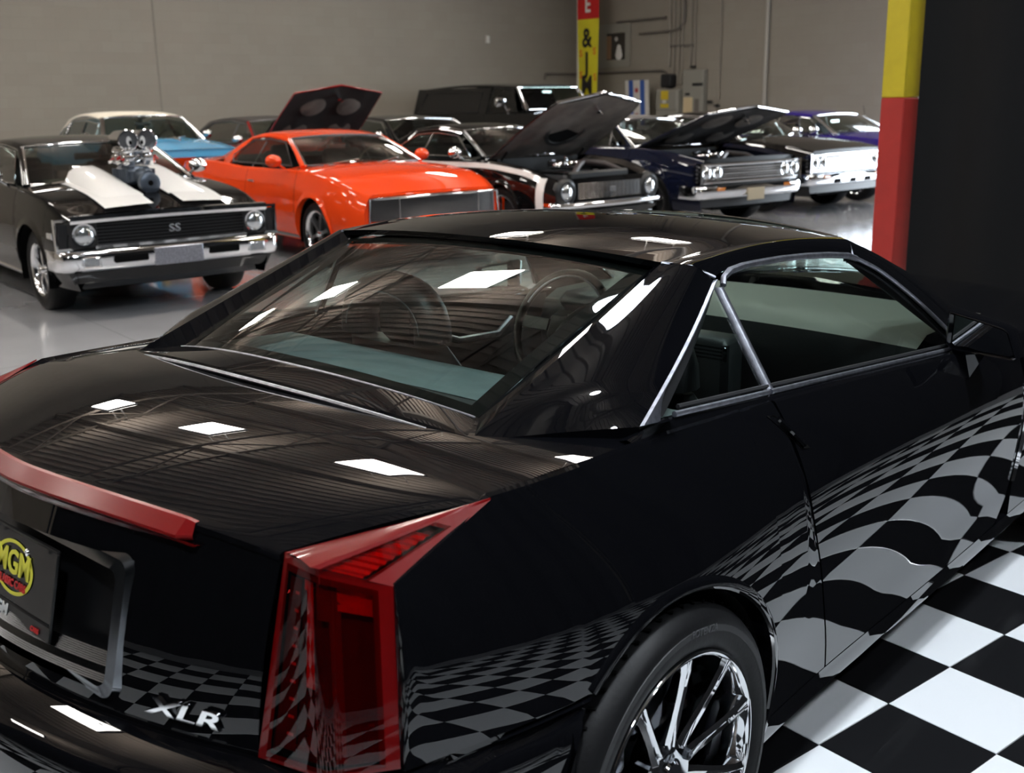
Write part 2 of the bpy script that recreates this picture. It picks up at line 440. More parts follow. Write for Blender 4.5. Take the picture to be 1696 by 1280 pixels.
drape((PU-.10, PV-.19), (PU+.08, PV-2.05), 6.3, 'black floor-length drape hanging next to the yellow and red post', 3)
drape((PU+.30, PV-1.85), (PU+.30, PV-3.95), 6.3, 'second black drape from the yellow and red post', 5)
drape((PU+.08, PV-3.75), (PU+.08, PV-8.1), 6.3, 'wide black drape closing the front of the checkered stand', 6)
drape((PU+.2, -5.85), (-4.95, -5.85), 6.3, 'black drape along the passenger side of the checkered stand', 8)
drape((-5.15, -5.5), (-5.15, 3.2), 3.6, 'black drape closing the rear of the checkered stand', 11)
def rail(a, b, z, label):
    z += .06; o = mk('drape_rail', *tube([UV(*a, z), UV(*b, z)], .025, 8), 'black_plastic'); tag(o, label, 'curtain rail', 'drape rails')
rail((PU+.1, PV-.2), (PU+.1, -5.72), 6.32, 'black pipe rail over the drapes next to the painted post')
rail((PU+.1, -5.85), (-5.0, -5.85), 6.32, 'black pipe rail over the drapes beside the coupe')
rail((-5.15, -5.7), (-5.15, 3.2), 3.62, 'black pipe rail over the drape behind the coupe')
for (u, v, z) in ((PU+.7, -6.2, 6.5), (-5.45, -5.98, 6.5), (-5.45, 3.5, 3.75)):
    o = mk('rail_stand', *cat(([UV(u+p[0], v+p[1], p[2]) for p in tube([(0, 0, FZ+.01), (0, 0, z)], .025, 8)[0]], tube([(0, 0, 0), (0, 0, 1)], .025, 8)[1]), ([UV(u+p[0], v+p[1], p[2]) for p in box((0, 0, FZ+.015), (.4, .4, .02))[0]], box((0, 0, 0), (1, 1, 1))[1])), 'black_plastic')
    tag(o, 'black upright stand holding the drape rail', 'stand', 'drape rail stands')
post = empty('painted_post', UV(PU, PV, FZ), BA, 'square post painted red below and yellow above beside black drape', 'post')
hs = .094
mk('lower_section', *bbox_((0, 0, .79), (.19, .19, 1.58), .008), 'post_red', post)
mk('upper_section', *bbox_((0, 0, 1.58+(HC-1.58-.12)/2), (.19, .19, HC-1.58-.12), .008), 'post_yellow', post)
mk('base_plate', *box((0, 0, .006), (.32, .32, .012)), 'post_red', post)
# ================================================================== the black coupe
coupe = empty('coupe', (0, 0, 0), 0, 'glossy black hardtop coupe with red tail lamps on the checkered floor', 'car')
# half-width table of the body side (rows of height, columns along the car), smoothed with natural splines
ZR = [.18, .27, .36, .52, .68, .82, .93, .985]
XC = [-.62, -.35, 0, .5, 1.1, 1.7, 2.25, 2.685, 3.05, 3.35, 3.6]
YT = [[.745, .780, .790, .800, .800, .778, .742, .712],
      [.825, .858, .866, .872, .866, .832, .790, .763],
      [.862, .890, .900, .912, .902, .858, .806, .776],
      [.852, .872, .881, .894, .893, .860, .810, .776],
      [.850, .873, .880, .891, .893, .872, .816, .776],
      [.850, .875, .879, .890, .893, .872, .806, .758],
      [.852, .878, .882, .894, .895, .856, .778, .730],
      [.860, .885, .900, .909, .896, .832, .746, .700],
      [.820, .845, .856, .862, .846, .780, .685, .640],
      [.680, .730, .750, .750, .722, .650, .555, .50],
      [.40, .47, .50, .49, .44, .36, .30, .28]]
def nsp(xs, ys):
    """natural cubic spline"""
    xs = np.asarray(xs, float); ys = np.asarray(ys, float); n = len(xs); h = np.diff(xs)
    A = np.zeros((n, n)); r = np.zeros(n); A[0, 0] = A[-1, -1] = 1
    for i in range(1, n-1):
        A[i, i-1], A[i, i], A[i, i+1] = h[i-1], 2*(h[i-1]+h[i]), h[i]; r[i] = 6*((ys[i+1]-ys[i])/h[i]-(ys[i]-ys[i-1])/h[i-1])
    M = np.linalg.solve(A, r)
    def f(x):
        x = min(max(float(x), xs[0]), xs[-1]); i = min(max(int(np.searchsorted(xs, x, 'right'))-1, 0), n-2)
        a, b = xs[i+1]-x, x-xs[i]; H = h[i]
        return float(M[i]*a**3/(6*H)+M[i+1]*b**3/(6*H)+(ys[i]/H-M[i]*H/6)*a+(ys[i+1]/H-M[i+1]*H/6)*b)
    return f
_cols = [nsp(XC, [YT[i][k] for i in range(len(XC))]) for k in range(len(ZR))]
_cache = {}
def side_y(x, z):
    k = round(x, 5)
    if k not in _cache:
        ys = [c(x) for c in _cols]; pf_ = np.polyfit(ZR[2:], ys[2:], 3); ys[2] = float(np.polyval(pf_, ZR[2])); _cache[k] = ((lambda z, q=pf_: float(np.polyval(q, z))), ys)
    f, ys = _cache[k]
    if z >= ZR[2]: return f(z)
    return float(np.interp(z, ZR[:3], ys[:3]))
zs_ = pch([-.353, -.13, .08, .28, .49, 1.05, 1.5, 2.0, 2.685, 3.05, 3.35, 3.6], [.984, .98, .977, .968, .957, .922, .888, .862, .82, .775, .71, .6])
zs = lambda x: float(zs_(x))
RA, ZA = .378, .343
door_r = pch([.27, .286, .36, .525, .696, .79, .95], [.68, .676, .656, .590, .536, .526, .508])
door_f = pch([.22, .30, .396, .5, .6, .7, .95], [1.70, 1.84, 1.922, 1.94, 1.94, 1.93, 1.90])
def side_strip(cols, nz, fl0=True, fl1=True, flb=True, top_round=True):
    """cols: (x, z bottom, z top) columns on the body side; rows follow the side surface; edges return inward"""
    P = []
    for (x, zb, zt) in cols:
        row = []
        if flb: row.append((x, -(side_y(x, zb)-.03), zb+.002))
        for k in range(nz+1):
            t = k/nz; z = zb+(zt-zb)*t
            row.append((x, -side_y(x, z), z))
        if top_round: row.append((x, -(side_y(x, zt)-.009), zt+.0035)); row.append((x, -(side_y(x, zt)-.024), zt-.004))
        P.append(row)
    def off(row): return [(p[0], p[1]+.028, p[2]) for p in row]
    if fl0: P.insert(0, off(P[0]))
    if fl1: P.append(off(P[-1]))
    return grid(P)
# rear quarter panels (rear edge follows the tail lamp, front edge the door)
def q_top(x):
    if x < -.561: return .651+(x+.598)/.037*.257
    if x < -.353: return .908+(x+.561)/.208*.076
    if x <= .503: return zs(x)
    zz = np.linspace(.27, .95, 200); xx = door_r(zz)
    return float(np.interp(-x-.004, -xx[::-1][::-1], zz)) if False else float(np.interp(x+.004, xx[::-1], zz[::-1]))
cx = list(np.linspace(-.597, -.561, 4))+list(np.linspace(-.54, -.255, 10))
ang = np.linspace(math.acos(-.243/RA), 0, 26)
cols = [(x, .636, q_top(x)) for x in cx]
cols += [(RA*cos(a), ZA+RA*sin(a), q_top(RA*cos(a))) for a in ang]
cols += [(RA, .285, q_top(RA))]+[(x, .285, q_top(x)) for x in np.concatenate([np.linspace(.42, .50, 4), np.linspace(.506, .67, 12)])]
V, F = side_strip(cols, 22); both('quarter_panel', V, F, PAINT, coupe, 30)
# doors
P = []
for s in np.linspace(0, 1, 40):
    row = []
    for t in np.linspace(0, 1, 24):
        z0 = .286+t*.63; x = float(door_r(z0))+.004+s*(float(door_f(z0))-float(door_r(z0))-.008)
        z = .286+t*(zs(x)-.286); x = float(door_r(z))+.003+s*(float(door_f(z))-float(door_r(z))-.006)
        row.append((x, -side_y(x, z), z))
    x, y, z = row[0]; row.insert(0, (x, y+.03, z+.002)); x, y, z = row[-1]; row += [(x, y+.009, z+.0035), (x, y+.024, z-.004)]
    P.append(row)
P.insert(0, [(p[0], p[1]+.028, p[2]) for p in P[0]]); P.append([(p[0], p[1]+.028, p[2]) for p in P[-1]])
V, F = grid(P); both('door', V, F, PAINT, coupe, 30)
# front fenders
XF = 2.685
ang = np.linspace(pi, 0, 26)
zfi = lambda x: float(np.interp(x, [1.70, 1.84, 1.922, 1.94], [.235, .30, .396, .56]))
cols = [(x, .285 if x > 1.83 else .285, max(.30, zfi(x)-.01)) for x in (1.835, 1.88, 1.92)]
cols = [(x, .285, zs(x)) for x in np.linspace(1.95, XF-RA-.01, 8)]
cols += [(XF-RA, .285, zs(XF-RA))]+[(XF+RA*cos(a), ZA+RA*sin(a), zs(XF+RA*cos(a))) for a in ang]+[(XF+RA, .19, zs(XF+RA))]
cols += [(x, .19, zs(x)) for x in np.linspace(XF+RA+.02, 3.58, 12)]
V, F = side_strip(cols, 18); both('front_fender', V, F, PAINT, coupe, 30)
# rocker panels with a folded lower edge
P = []
for x in np.linspace(.372, 2.31, 50):
    P.append([(x, -side_y(x, .26)+.04, .283), (x, -side_y(x, .28), .282), (x, -side_y(x, .26)-.001, .262), (x, -side_y(x, .235)-.006, .235), (x, -side_y(x, .22)-.006, .222), (x, -side_y(x, .2)+.004, .205), (x, -side_y(x, .19)+.03, .192), (x, -side_y(x, .17)+.10, .18)])
P.insert(0, [(p[0], p[1]+.06, p[2]) for p in P[0]])
V, F = grid(P); both('rocker_panel', V, F, PAINT, coupe, 25)
# wheel-arch lips and liners
def arch_lip(xc, a0, a1):
    P = []
    for a in np.linspace(a0, a1, 40):
        row = []
        for r, o in ((RA+.020, -.001), (RA+.016, .0025), (RA+.010, .005), (RA-.001, .0045), (RA-.006, .000), (RA-.008, -.04)):
            x = xc+r*cos(a); z = max(ZA+r*sin(a), .19); row.append((x, -(side_y(x, z)+o), z))
        P.append(row)
    return grid(P)
both('arch_lip', *arch_lip(0, rad(130), rad(-22)), PAINT, coupe, 35)
both('arch_lip', *arch_lip(XF, rad(200), rad(-20)), PAINT, coupe, 35)
for xc in (0, XF):
    V, F = lathe([(RA-.008, -.87), (RA-.008, -.50)], 30, 'y', (xc, 0, ZA), rad(-30), rad(210)); V2, F2 = lathe([(.0, -.52), (RA, -.52)], 30, 'y', (xc, 0, ZA), rad(-30), rad(210))
    both('wheel_well', *cat((V, F), (V2, F2)), 'gap_black', coupe)
# underbody
mk('underbody', *cat(box((1.35, 0, .19), (4.1, 1.1, .06)), box((1.34, 0, .21), (1.9, 1.66, .06)), box((-.5, 0, .3), (.5, 1.3, .2))), 'gap_black', coupe, smooth=0)

# deck lid: one even grid, opened under the rear glass
_zp = np.polyfit([-.636, -.5, -.353, -.2, -.05, .15], [.943, .9655, .9825, .9845, .981, .974], 4); ze_ = lambda x: float(np.polyval(_zp, x))
_wp = np.polyfit([-.40, -.353, -.25, -.1, .05, .15], [side_y(x, zs(x))-.012 for x in (-.353, -.353, -.25, -.1, .05, .15)], 3)
def yw_(x):
    lin = .605+(x+.636)/.283*.158; side = float(np.polyval(_wp, max(x, -.353))); k = .012
    return side if x > -.33 else (lin if x < -.375 else lin+(side-lin)*((x+.375)/.045)**2)
P = []; ss_ = np.linspace(-1, 1, 83); ts_ = np.linspace(0, 1, 64)
for t in ts_:
    xr = .15+t*(-.636-.15); b = max(0, min(1, (-.0465-xr)/.5895))**2.2; row = []
    for s in ss_:
        x = xr-b*.109*(1-abs(s)**1.6); hw = yw_(xr)-.004
        row.append((x, s*hw, ze_(xr)+(.043-.007*b)*(1-abs(s)**2.4)-.003*abs(s)**14))
    P.append(row)
last = P[-1]
P.append([(p[0]-.006, p[1]*1.001, p[2]-.003) for p in last]); P.append([(p[0]-.008, p[1]*1.001, p[2]-.012) for p in last])
P = [[(r[0][0], r[0][1]+.004, r[0][2]-.02)]+r+[(r[-1][0], r[-1][1]-.004, r[-1][2]-.02)] for r in P]
V, F0 = grid(P); m = len(P[0]); F = []
for f in F0:
    i, j = f[0]//m, f[0] % m; s = ss_[min(max(j-1, 0), 82)]
    if i < 63 and P[i][j][0] > -.135 and abs(s+.012) < .66: continue
    F.append(f)
mk('deck_lid', V, F, PAINT, coupe, 50)
def rear_top(y):
    s = min(1, abs(y)/.605); return -.745+.109*s**1.6-.006, .941+.036*(1-s**2.4)
# raised red brake-light strip along the deck lip
P = []
for y in np.linspace(-.445, .445, 50):
    x, z = rear_top(y); k = min(1, (.445-abs(y))/.012); e = .3+.7*k
    P.append([(x+.010, y, z-.001), (x+.009, y, z+.001+.003*e), (x+.001, y, z+.001+.003*e), (x-.021*e, y, z-.017), (x-.022*e, y, z-.021), (x-.018*e, y, z-.025)])
V, F = grid(P); brk = mk('brake_strip', V, F, pm('brake_red', (.17, .0018, .002), .4, 0, .35, .2, coat_rough=.22), coupe, 18)
P = []
for y in np.linspace(-.46, .46, 50):
    x, z = rear_top(y); k = max(0.02, 1-(abs(y)/.46)**3)
    P.append([(x-.018, y, z-.024), (x-.019, y, z-.028), (x-.013, y, z-.028-.012*k), (x-.004, y, z-.030-.022*k), (x+.012, y, z-.032-.026*k)])
mk('deck_lip', *grid(P), 'red_lens_deep', coupe, 40)
# rear fascia panel between the lamps
def fx(y, z):
    s = min(1, abs(y)/.605); xt, zt = rear_top(y); xb = -.835+.125*s**1.8
    t = (z-.62)/(zt-.62); return xb+(xt+.006-xb)*t - .012*sin(pi*min(max(t, 0), 1))
LW, LZ0, LZ1 = .335, .662, .884
def fas(y, z, off=0.): return (fx(y, z)+off, y, z)
ysn = sorted(set(list(np.linspace(-.603, .603, 61))+[-LW, LW])); zn = lambda y: [.622, .64, LZ0]+list(np.linspace(LZ0, LZ1, 6))[1:]+[(LZ1+rear_top(y)[1])/2, rear_top(y)[1]-.012]
Pg = [[fas(y, z) for z in zn(y)] for y in ysn]; V, F0 = grid(Pg); F = []; m = len(Pg[0])
for f in F0:
    i, j = f[0]//m, f[0] % m
    if ysn[i] >= -LW-1e-6 and ysn[i+1] <= LW+1e-6 and 2 <= j < 7: continue
    F.append(f)
mk('rear_panel', V, F, PAINT, coupe, 40)
# licence recess: chrome surround, floor of the recess, ribbed lamp strip, plate
def rrect(w, z0, z1, r, n=6):
    pts = []
    for cxx, czz, a0 in ((w-r, z1-r, 0), (-w+r, z1-r, 90), (-w+r, z0+r, 180), (w-r, z0+r, 270)):
        for k in range(n+1): a = rad(a0+90*k/n); pts.append((cxx+r*cos(a), czz+r*sin(a)))
    return pts
o1 = rrect(LW+.008, LZ0-.012, LZ1+.010, .03); o2 = rrect(LW-.002, LZ0-.003, LZ1+.001, .026); o3 = rrect(LW-.024, LZ0+.012, LZ1-.018, .02); o4 = rrect(LW-.034, LZ0+.016, LZ1-.024, .015)
rows = [[(fx(y, z)+.004, y, z) for y, z in o1], [(fx(y, z)-.010, y, z) for y, z in o2], [(fx(y, z)-.008, y, z) for y, z in o3], [(fx(y, z)+.03, y, z) for y, z in o4]]
V, F = grid(rows, close_v=True); mk('licence_surround', V, F, 'dark_chrome', coupe, 40)
mk('licence_recess', *grid([[(fx(y, z)+.034+.012*(z-LZ0)/.2, y, z) for z in np.linspace(LZ0, LZ1, 5)] for y in np.linspace(-LW, LW, 21)]), 'black_plastic', coupe)
P = []
for z in np.linspace(LZ0+.018, LZ0+.062, 29): P.append([(fx(y, LZ0+.02)+.022*((z-LZ0-.018)/.044)**1-.004+(.0016 if int(round((z-LZ0)*1000)) % 3 else 0), y, z) for y in np.linspace(-.305, .305, 25)])
mk('lamp_ribs', *grid(P), pm('rib_grey', (.07, .073, .078), .25, 1.), coupe, 10)
pl = empty('licence_plate', (fx(0, .78)+.020, 0, .783)); pl.parent = coupe
lean = (fx(0, .84)-fx(0, .72))/.12; tilt = math.atan(lean)
Rp = Matrix.Rotation(tilt, 4, 'Y')
V, F = bbox_((0, 0, 0), (.006, .31, .155), .003); mk('plate', *xf((V, F), Rp), 'plate_black', pl)
V, F = cat(bbox_((-.004, 0, -.066), (.006, .318, .03), .003), bbox_((-.004, 0, .079), (.006, .318, .008), .003), bbox_((-.004, .156, 0), (.006, .008, .155), .003), bbox_((-.004, -.156, 0), (.006, .008, .155), .003)); mk('plate_frame', *xf((V, F), Rp), 'black_plastic', pl)
def plate_M(y, z, d=-.0045): return Rp @ frameM((d, y, z), (0, -1, 0), (0, 0, 1))
V, F = lathe([(.052, 0), (.056, .001), (.060, 0)], 40, 'z'); V = [(p[0]*1.25, p[1]*.82, p[2]) for p in V]; mk('logo_ring', *xf((V, F), plate_M(.0, .012)), 'print_yellow', pl)
text_obj('lettering', 'MGM', .060, 'print_yellow', pl, plate_M(.0, .020, -.0055), .0008, True, sx=.95)
text_obj('lettering', 'CLASSIC CARS', .020, 'print_red', pl, plate_M(.0, -.016, -.0058), .0008, True, sx=.85)
text_obj('lettering', 'MGM', .030, 'print_white', pl, plate_M(.03, -.066, -.009), .0008, True)
text_obj('lettering', 'CARS', .012, 'print_red', pl, plate_M(-.108, -.070, -.009), .0008, True)
for sy in (-1, 1): mk('screw', *xf(lathe([(.0001, -.004), (.006, -.003), (.007, 0)], 12, 'x'), Matrix.Translation((-.008, sy*.085, .066))), 'chrome', pl)
# chrome model lettering low on the right of the panel
bM = frameM((fx(-.47, .672)-.004, -.47, .672), (fx(-.52, .672)-fx(-.42, .672), -.10, 0), (0, 0, 1))
text_obj('model_badge', 'XLR', .042, 'chrome', coupe, bM, .004, True, sx=1.9, shear=.3)
# rear bumper cover
pp = [(-.255, side_y(-.255, .63))]+[(x, side_y(x, .63)) for x in np.linspace(-.30, -.585, 9)]+[(-.618, .788), (-.655, .765), (-.682, .735), (-.698, .69), (-.708, .64)]+[(-.835+.125*(y/.605)**1.8, y) for y in np.linspace(.595, 0, 22)]
pp = np.array([(a, -b) for a, b in pp]); full = np.concatenate([pp, (pp*np.array([1, -1]))[::-1][1:]])
tn = np.gradient(full, axis=0); tn /= np.linalg.norm(tn, axis=1)[:, None]; nrm = np.stack([-tn[:, 1], tn[:, 0]], -1)
nrm = np.where(((full-np.array([0.5, 0]))*nrm).sum(1)[:, None] > 0, nrm, -nrm)
P = []
n2 = len(full)
for i, (p, nv) in enumerate(zip(full, nrm)):
    L = .075*max(0, min(1, (-p[0]-.45)/.25))**1.2; row = []
    for z, o in ((.618, -.03), (.630, 0), (.626, .002), (.614, L*.75), (.603, L+.002), (.592, L+.010), (.56, L+.016), (.47, L+.018), (.38, L+.012), (.30, L-.005), (.22, L-.04), (.17, L-.10)):
        q = p+nv*o*1.0
        d = abs(i-(0 if i < n2/2 else n2-1))
        if d == 0: q = np.array([-math.sqrt(max(.02, RA**2-(min(z, .63)-ZA)**2)), q[1]])
        elif d < 9: xb = -math.sqrt(max(.02, RA**2-(min(z, .63)-ZA)**2)); f = d/9; q = np.array([xb*(1-f)+(q[0])*f, math.copysign(side_y(q[0], max(z, .17)), q[1])*(1-f*.0)])if o <= L else q
        row.append((q[0], q[1], z))
    P.append(row)
mk('rear_bumper', *grid(P), PAINT, coupe, 40)
mk('parking_sensor', *xf(lathe([(.0001, -.004), (.010, -.004), (.012, -.001), (.014, 0)], 20, 'x'), Matrix.Translation((-.932, -.02, .55))), 'dark_chrome', coupe)
# tail lamps
def lamp_points():
    T1 = np.array((-.636, -.607, .941)); T2 = np.array((-.712, -.607, .632)); T3 = np.array((-.600, -.803, .640)); T4 = np.array((-.563, -.763, .906)); T5 = np.array((-.357, -.768, .981))
    K = np.array((-.650, -.685, .944)); Kb = np.array((-.690, -.742, .634)); return T1, T2, T3, T4, T5, K, Kb
def lamp(sgn):
    T1, T2, T3, T4, T5, K, Kb = lamp_points()
    e = empty('tail_lamp'); e.parent = coupe
    S = lambda part: part if sgn < 0 else (flipy(part[0]), [tuple(reversed(f)) for f in part[1]])
    L = lambda a, b, t: a+(b-a)*t
    # rear and side walls as one curved skin, parametrised s across, t down
    def skin(s, t, off=0.):
        top = L(T1, K, s/.5) if s < .5 else L(K, T4, (s-.5)/.5)
        bot = L(T2, Kb, s/.5) if s < .5 else L(Kb, T3, (s-.5)/.5)
        tc, bc = L(T1, T4, s), L(T2, T3, s)
        rr = .22; p = L(top, bot, t)*(1-rr)+L(tc, bc, t)*rr
        ctr = np.array((-.45, -.55, p[2])); d = ctr-p; d /= np.linalg.norm(d); return p+d*off
    def patch(s0, s1, t0, t1, off, ns=10, nt=12): return grid([[skin(s, t, off) for t in np.linspace(t0, t1, nt)] for s in np.linspace(s0, s1, ns)])
    # upper wing: top band from inner corner to the forward tip
    def wing(a, b, off=0):
        return L(L(T1, T5, a), L(skin(1*0+.5, 0) if False else K, T5, a), b)+np.array((0, 0, .004*math.sin(pi*b)))-np.array((0, 0, off))
    frame = [patch(0, .085, 0, 1, 0), patch(.86, 1, 0, 1, 0), patch(.085, .86, 0, .075, 0), patch(.085, .86, .96, 1, 0)]
    frame.append(grid([[wing(a, b) for b in np.linspace(0, 1, 7)] for a in np.linspace(0, 1, 16)]))
    # side wing below the band: outer border strip along T4-T5
    def sw(a, b, off=0.):
        p = L(L(K, T5, a), L(T4, T5, a), b); return p+np.array((.3*off, off, 0))
    frame.append(grid([[sw(a, b) for b in np.linspace(.66, 1, 4)] for a in np.linspace(0, 1, 14)]))
    frame.append(grid([[sw(a, b) for b in np.linspace(0, .14, 3)] for a in np.linspace(0, 1, 14)]))
    frame.append(grid([[sw(a, b) for b in np.linspace(.12, .70, 5)] for a in np.linspace(.62, 1, 6)]))
    mk('lens_frame', *S(cat(*frame)), 'red_lens', e, 35)
    mk('lens_floor', *S(cat(patch(.05, .92, .03, .98, .018), grid([[sw(a, b, .014) for b in np.linspace(.05, .72, 6)] for a in np.linspace(0, .7, 8)]))), 'red_lens_deep', e, 35)
    mk('clear_strip', *S(patch(.10, .26, .10, .93, .006, 5, 30)), 'clear_lens_strip', e, 35)
    for k in range(9): mk('led', *S(patch(.19, .24, .16+.085*k, .175+.085*k, .004, 3, 3)), 'print_white', e)
    mk('light_pipe', *S(cat(patch(.34, .42, .12, .60, .006, 5, 16), patch(.30, .42, .09, .14, .006, 4, 3))), 'red_lens_bright', e, 35)
    mk('reflector_bar', *S(cat(patch(.56, .64, .10, .95, .008, 4, 14), patch(.46, .56, .08, .26, .008, 4, 4))), 'red_lens', e, 35)
    # stepped prism block below the wing
    Pz = []
    for i, a in enumerate(np.linspace(-.02, .52, 19)):
        Pz.append([sw(max(a, 0), b, .006+.004*(i % 2)) for b in np.linspace(.14, .66, 9)])
    mk('prism_block', *S(cat(grid(Pz), patch(.62, .86, .02, .20, .008, 8, 8))), 'red_lens_bright', e, 10)
    mk('lens_cover', *S(cat(patch(.06, .90, .04, .98, -.0012), grid([[sw(a, b, -.001) for b in np.linspace(.1, .7, 4)] for a in np.linspace(0, .66, 8)]))), 'lens_cover', e, 35)
lamp(-1); lamp(1)
# ------------------------------------------------------------------ coupe greenhouse
def gp(x, z): return -.758-.0293*(x-.161)+.64*(z-1.0045+.0801*(x-.161))      # side-glass plane
zb_ = lambda x: 1.0045-.0801*(x-.161)
yb_ = lambda x: -.758-.0293*(x-.161)
def A3(*p): return np.array(p, float)
cptip, seamo, seaml = A3(-.202, -.572, 1.0), A3(.449, -.537, 1.238), A3(.53, -.622, 1.206)
blb, blt = A3(-.109, -.505, 1.008), A3(.454, -.507, 1.224)
foot, ftop = A3(.062, -.757, 1.000), A3(.525, -.624, 1.200)
lerp = lambda a, b, t: np.asarray(a)+(np.asarray(b)-np.asarray(a))*t
# sail panels
P = []
for t in np.linspace(0, 1, 26):
    a = lerp(blb, blt, t); b = lerp(cptip, seamo, t); fr_ = lerp(foot, ftop, t)
    fr_ = fr_+A3(.028, 0, 0)*math.sin(pi*t)*.6
    row = [a+A3(0, .004, -.012), a]
    for s in np.linspace(0.5, 1, 2): row.append(lerp(a, b, s))
    for s in np.linspace(0, 1, 13)[1:]:
        p = lerp(b, fr_, s); bul = math.sin(pi*s**1.1)*.028*(1-.2*t)*min(1, t*5+.1); row.append(p+A3(-.25, -.55, .75)*bul)
    row.append(row[-1]+A3(.006, .02, -.004))
    P.append(row)
for k in range(1, len(P[0])): pass
base = [p+A3(.004, .006, -.03) for p in P[0]]; P.insert(0, base); P.append([p+A3(.006, .012, -.008) for p in P[-1]])
both('sail_panel', *grid(P), PAINT, coupe, 24)
# painted panel under the rear glass, ending at both sail tips
P = []
for y in np.linspace(-1, 1, 41):
    xb, yb2, zb2 = -.202-.055*(1-y*y), .572*y, 1.0+.036*(1-abs(y)**2.2)
    xt, yt, zt = -.109-.05*(1-y*y), .505*y, 1.008+.040*(1-abs(y)**2.2)
    P.append([(xb+.01, yb2, zb2-.03), (xb-.002, yb2, zb2), (xb+.004, yb2, zb2+.006), (lerp(xb, xt, .5), lerp(yb2, yt, .5), lerp(zb2, zt, .5)+.005), (xt-.004, yt, zt+.003), (xt+.005, yt, zt-.006)])
mk('glass_base_panel', *grid(P), PAINT, coupe, 30)
mk('deck_seal', *tube([(-.207-.055*(1-y*y), .575*y, .998+.037*(1-abs(y)**2.2)) for y in np.linspace(-1, 1, 41)], .0045, 6), 'satin_chrome', coupe)
mk('glass_trim', *tube([(-.112-.05*(1-y*y), .503*y, 1.011+.040*(1-abs(y)**2.2)) for y in np.linspace(-1, 1, 41)], .0022, 6), 'satin_chrome', coupe)
# rear window
def rw(s, t, off=0.):
    bot = A3(-.109-.05*(1-s*s), .505*s, 1.009+.040*(1-abs(s)**2.2)); top = A3(.454-.035*(1-s*s), .507*s, 1.224+.026*(1-abs(s)**2.2))
    p = lerp(bot, top, t); p[2] += .010*math.sin(pi*t)*(1-s*s*.5)+off; p[0] -= .006*math.sin(pi*t); return p
mk('rear_window', *grid([[rw(s, t) for t in np.linspace(0, 1, 24)] for s in np.linspace(-1, 1, 40)]), 'coupe_glass', coupe, 80)
# black ceramic border printed inside the rear glass
def bord(s0, s1, t0, t1): return grid([[rw(s, t, -.004) for t in np.linspace(t0, t1, 10)] for s in np.linspace(s0, s1, 16)])
mk('glass_border', *cat(bord(-1, -.93, 0, 1), bord(.93, 1, 0, 1), bord(-.93, .93, .965, 1), bord(-.93, .93, 0, .055)), 'gap_black', coupe, 80)
# roof panel
xr0, xr1 = .449, 1.263
def rail_pt(t):
    x = xr0+(xr1-xr0)*t; return A3(x, -(.537+.025*t+.010*math.sin(pi*t)), 1.238-.024*t+.022*math.sin(pi*t))
def low_pt(t):
    x = .53+(1.211-.53)*t; z = float(pch([.53, .6, .726, .964, 1.185, 1.211], [1.208, 1.216, 1.216, 1.206, 1.182, 1.178])(x)); return A3(x, gp(x, z)-.004, z)
P = []
for t in np.linspace(0, 1, 30):
    r, lo_ = rail_pt(t), low_pt(t); row = [lo_+A3(0, .02, -.004), lo_]
    for s in (.25, .5, .72, .88, .97):
        row.append(lerp(lo_, r, s)+A3(0, -.016, .010)*math.sin(pi*s*.9))
    n = 25
    for s in np.linspace(-1, 1, n):
        hw = -r[1]; y = s*(hw-.006); x = r[0]+(.055*t-.032*(1-t))*(1-s*s); z = r[2]+.004+(.024+.008*math.sin(pi*t))*(1-abs(s)**2.2)
        row.append(A3(x, y, z))
    for q in reversed(row[:7]): row.append(q*A3(1, -1, 1))
    P.append(row)
P.insert(0, [p+A3(.004, 0, -.014) for p in P[0]]); P.append([p+A3(-.004, 0, -.014) for p in P[-1]])
mk('roof_panel', *grid(P), PAINT, coupe, 35)
# windshield header and A pillars
hd = A3(1.268, -.563, 1.213); hl = A3(1.216, -.629, 1.172)
apx = [(1.216, 1.172), (1.315, 1.130), (1.424, 1.056), (1.503, .987), (1.560, .930), (1.60, .895)]
ax_ = pch([p[0] for p in apx], [p[1] for p in apx])
wsb = A3(1.97, -.70, .895)
def ap_in(t): return lerp(A3(1.275, -.555, 1.214), wsb, t)+A3(-.02, 0, .030)*math.sin(pi*t)
P = []
for t in np.linspace(0, 1, 24):
    x = 1.214+t*(1.60-1.214); z = float(ax_(x)); o = A3(x, gp(x, z)-.004, z); i = ap_in(t)
    P.append([o+A3(.0, .02, -.006), o, lerp(o, i, .3)+A3(.0, -.012, .012)*(1-t*.5), lerp(o, i, .65)+A3(0, -.010, .014)*(1-t*.5), i, i+A3(-.01, .02, -.015)])
P.insert(0, [p+A3(.004, .0, -.012) for p in P[0]])
both('windshield_pillar', *grid(P), PAINT, coupe, 35)
def ws(s, t):
    top = A3(1.275+.075*(1-s*s), .555*s, 1.214+.030*(1-abs(s)**2.2)); bot = A3(1.97+.20*(1-s*s), .70*s, .895+.03*(1-s*s))
    p = lerp(top, bot, t); k = math.sin(pi*t); return p+A3(-.02, 0, .030)*k
mk('windshield', *grid([[ws(s, t) for t in np.linspace(0, 1, 16)] for s in np.linspace(-1, 1, 30)]), 'coupe_glass', coupe, 80)
mk('windshield_header', *grid([[ws(s, 0)+A3(-.02, 0, .004), ws(s, 0)+A3(.0, 0, .004), ws(s, .02)+A3(.01, 0, .002), ws(s, .05)+A3(0, 0, -.002)] for s in np.linspace(-1, 1, 30)]), PAINT, coupe)
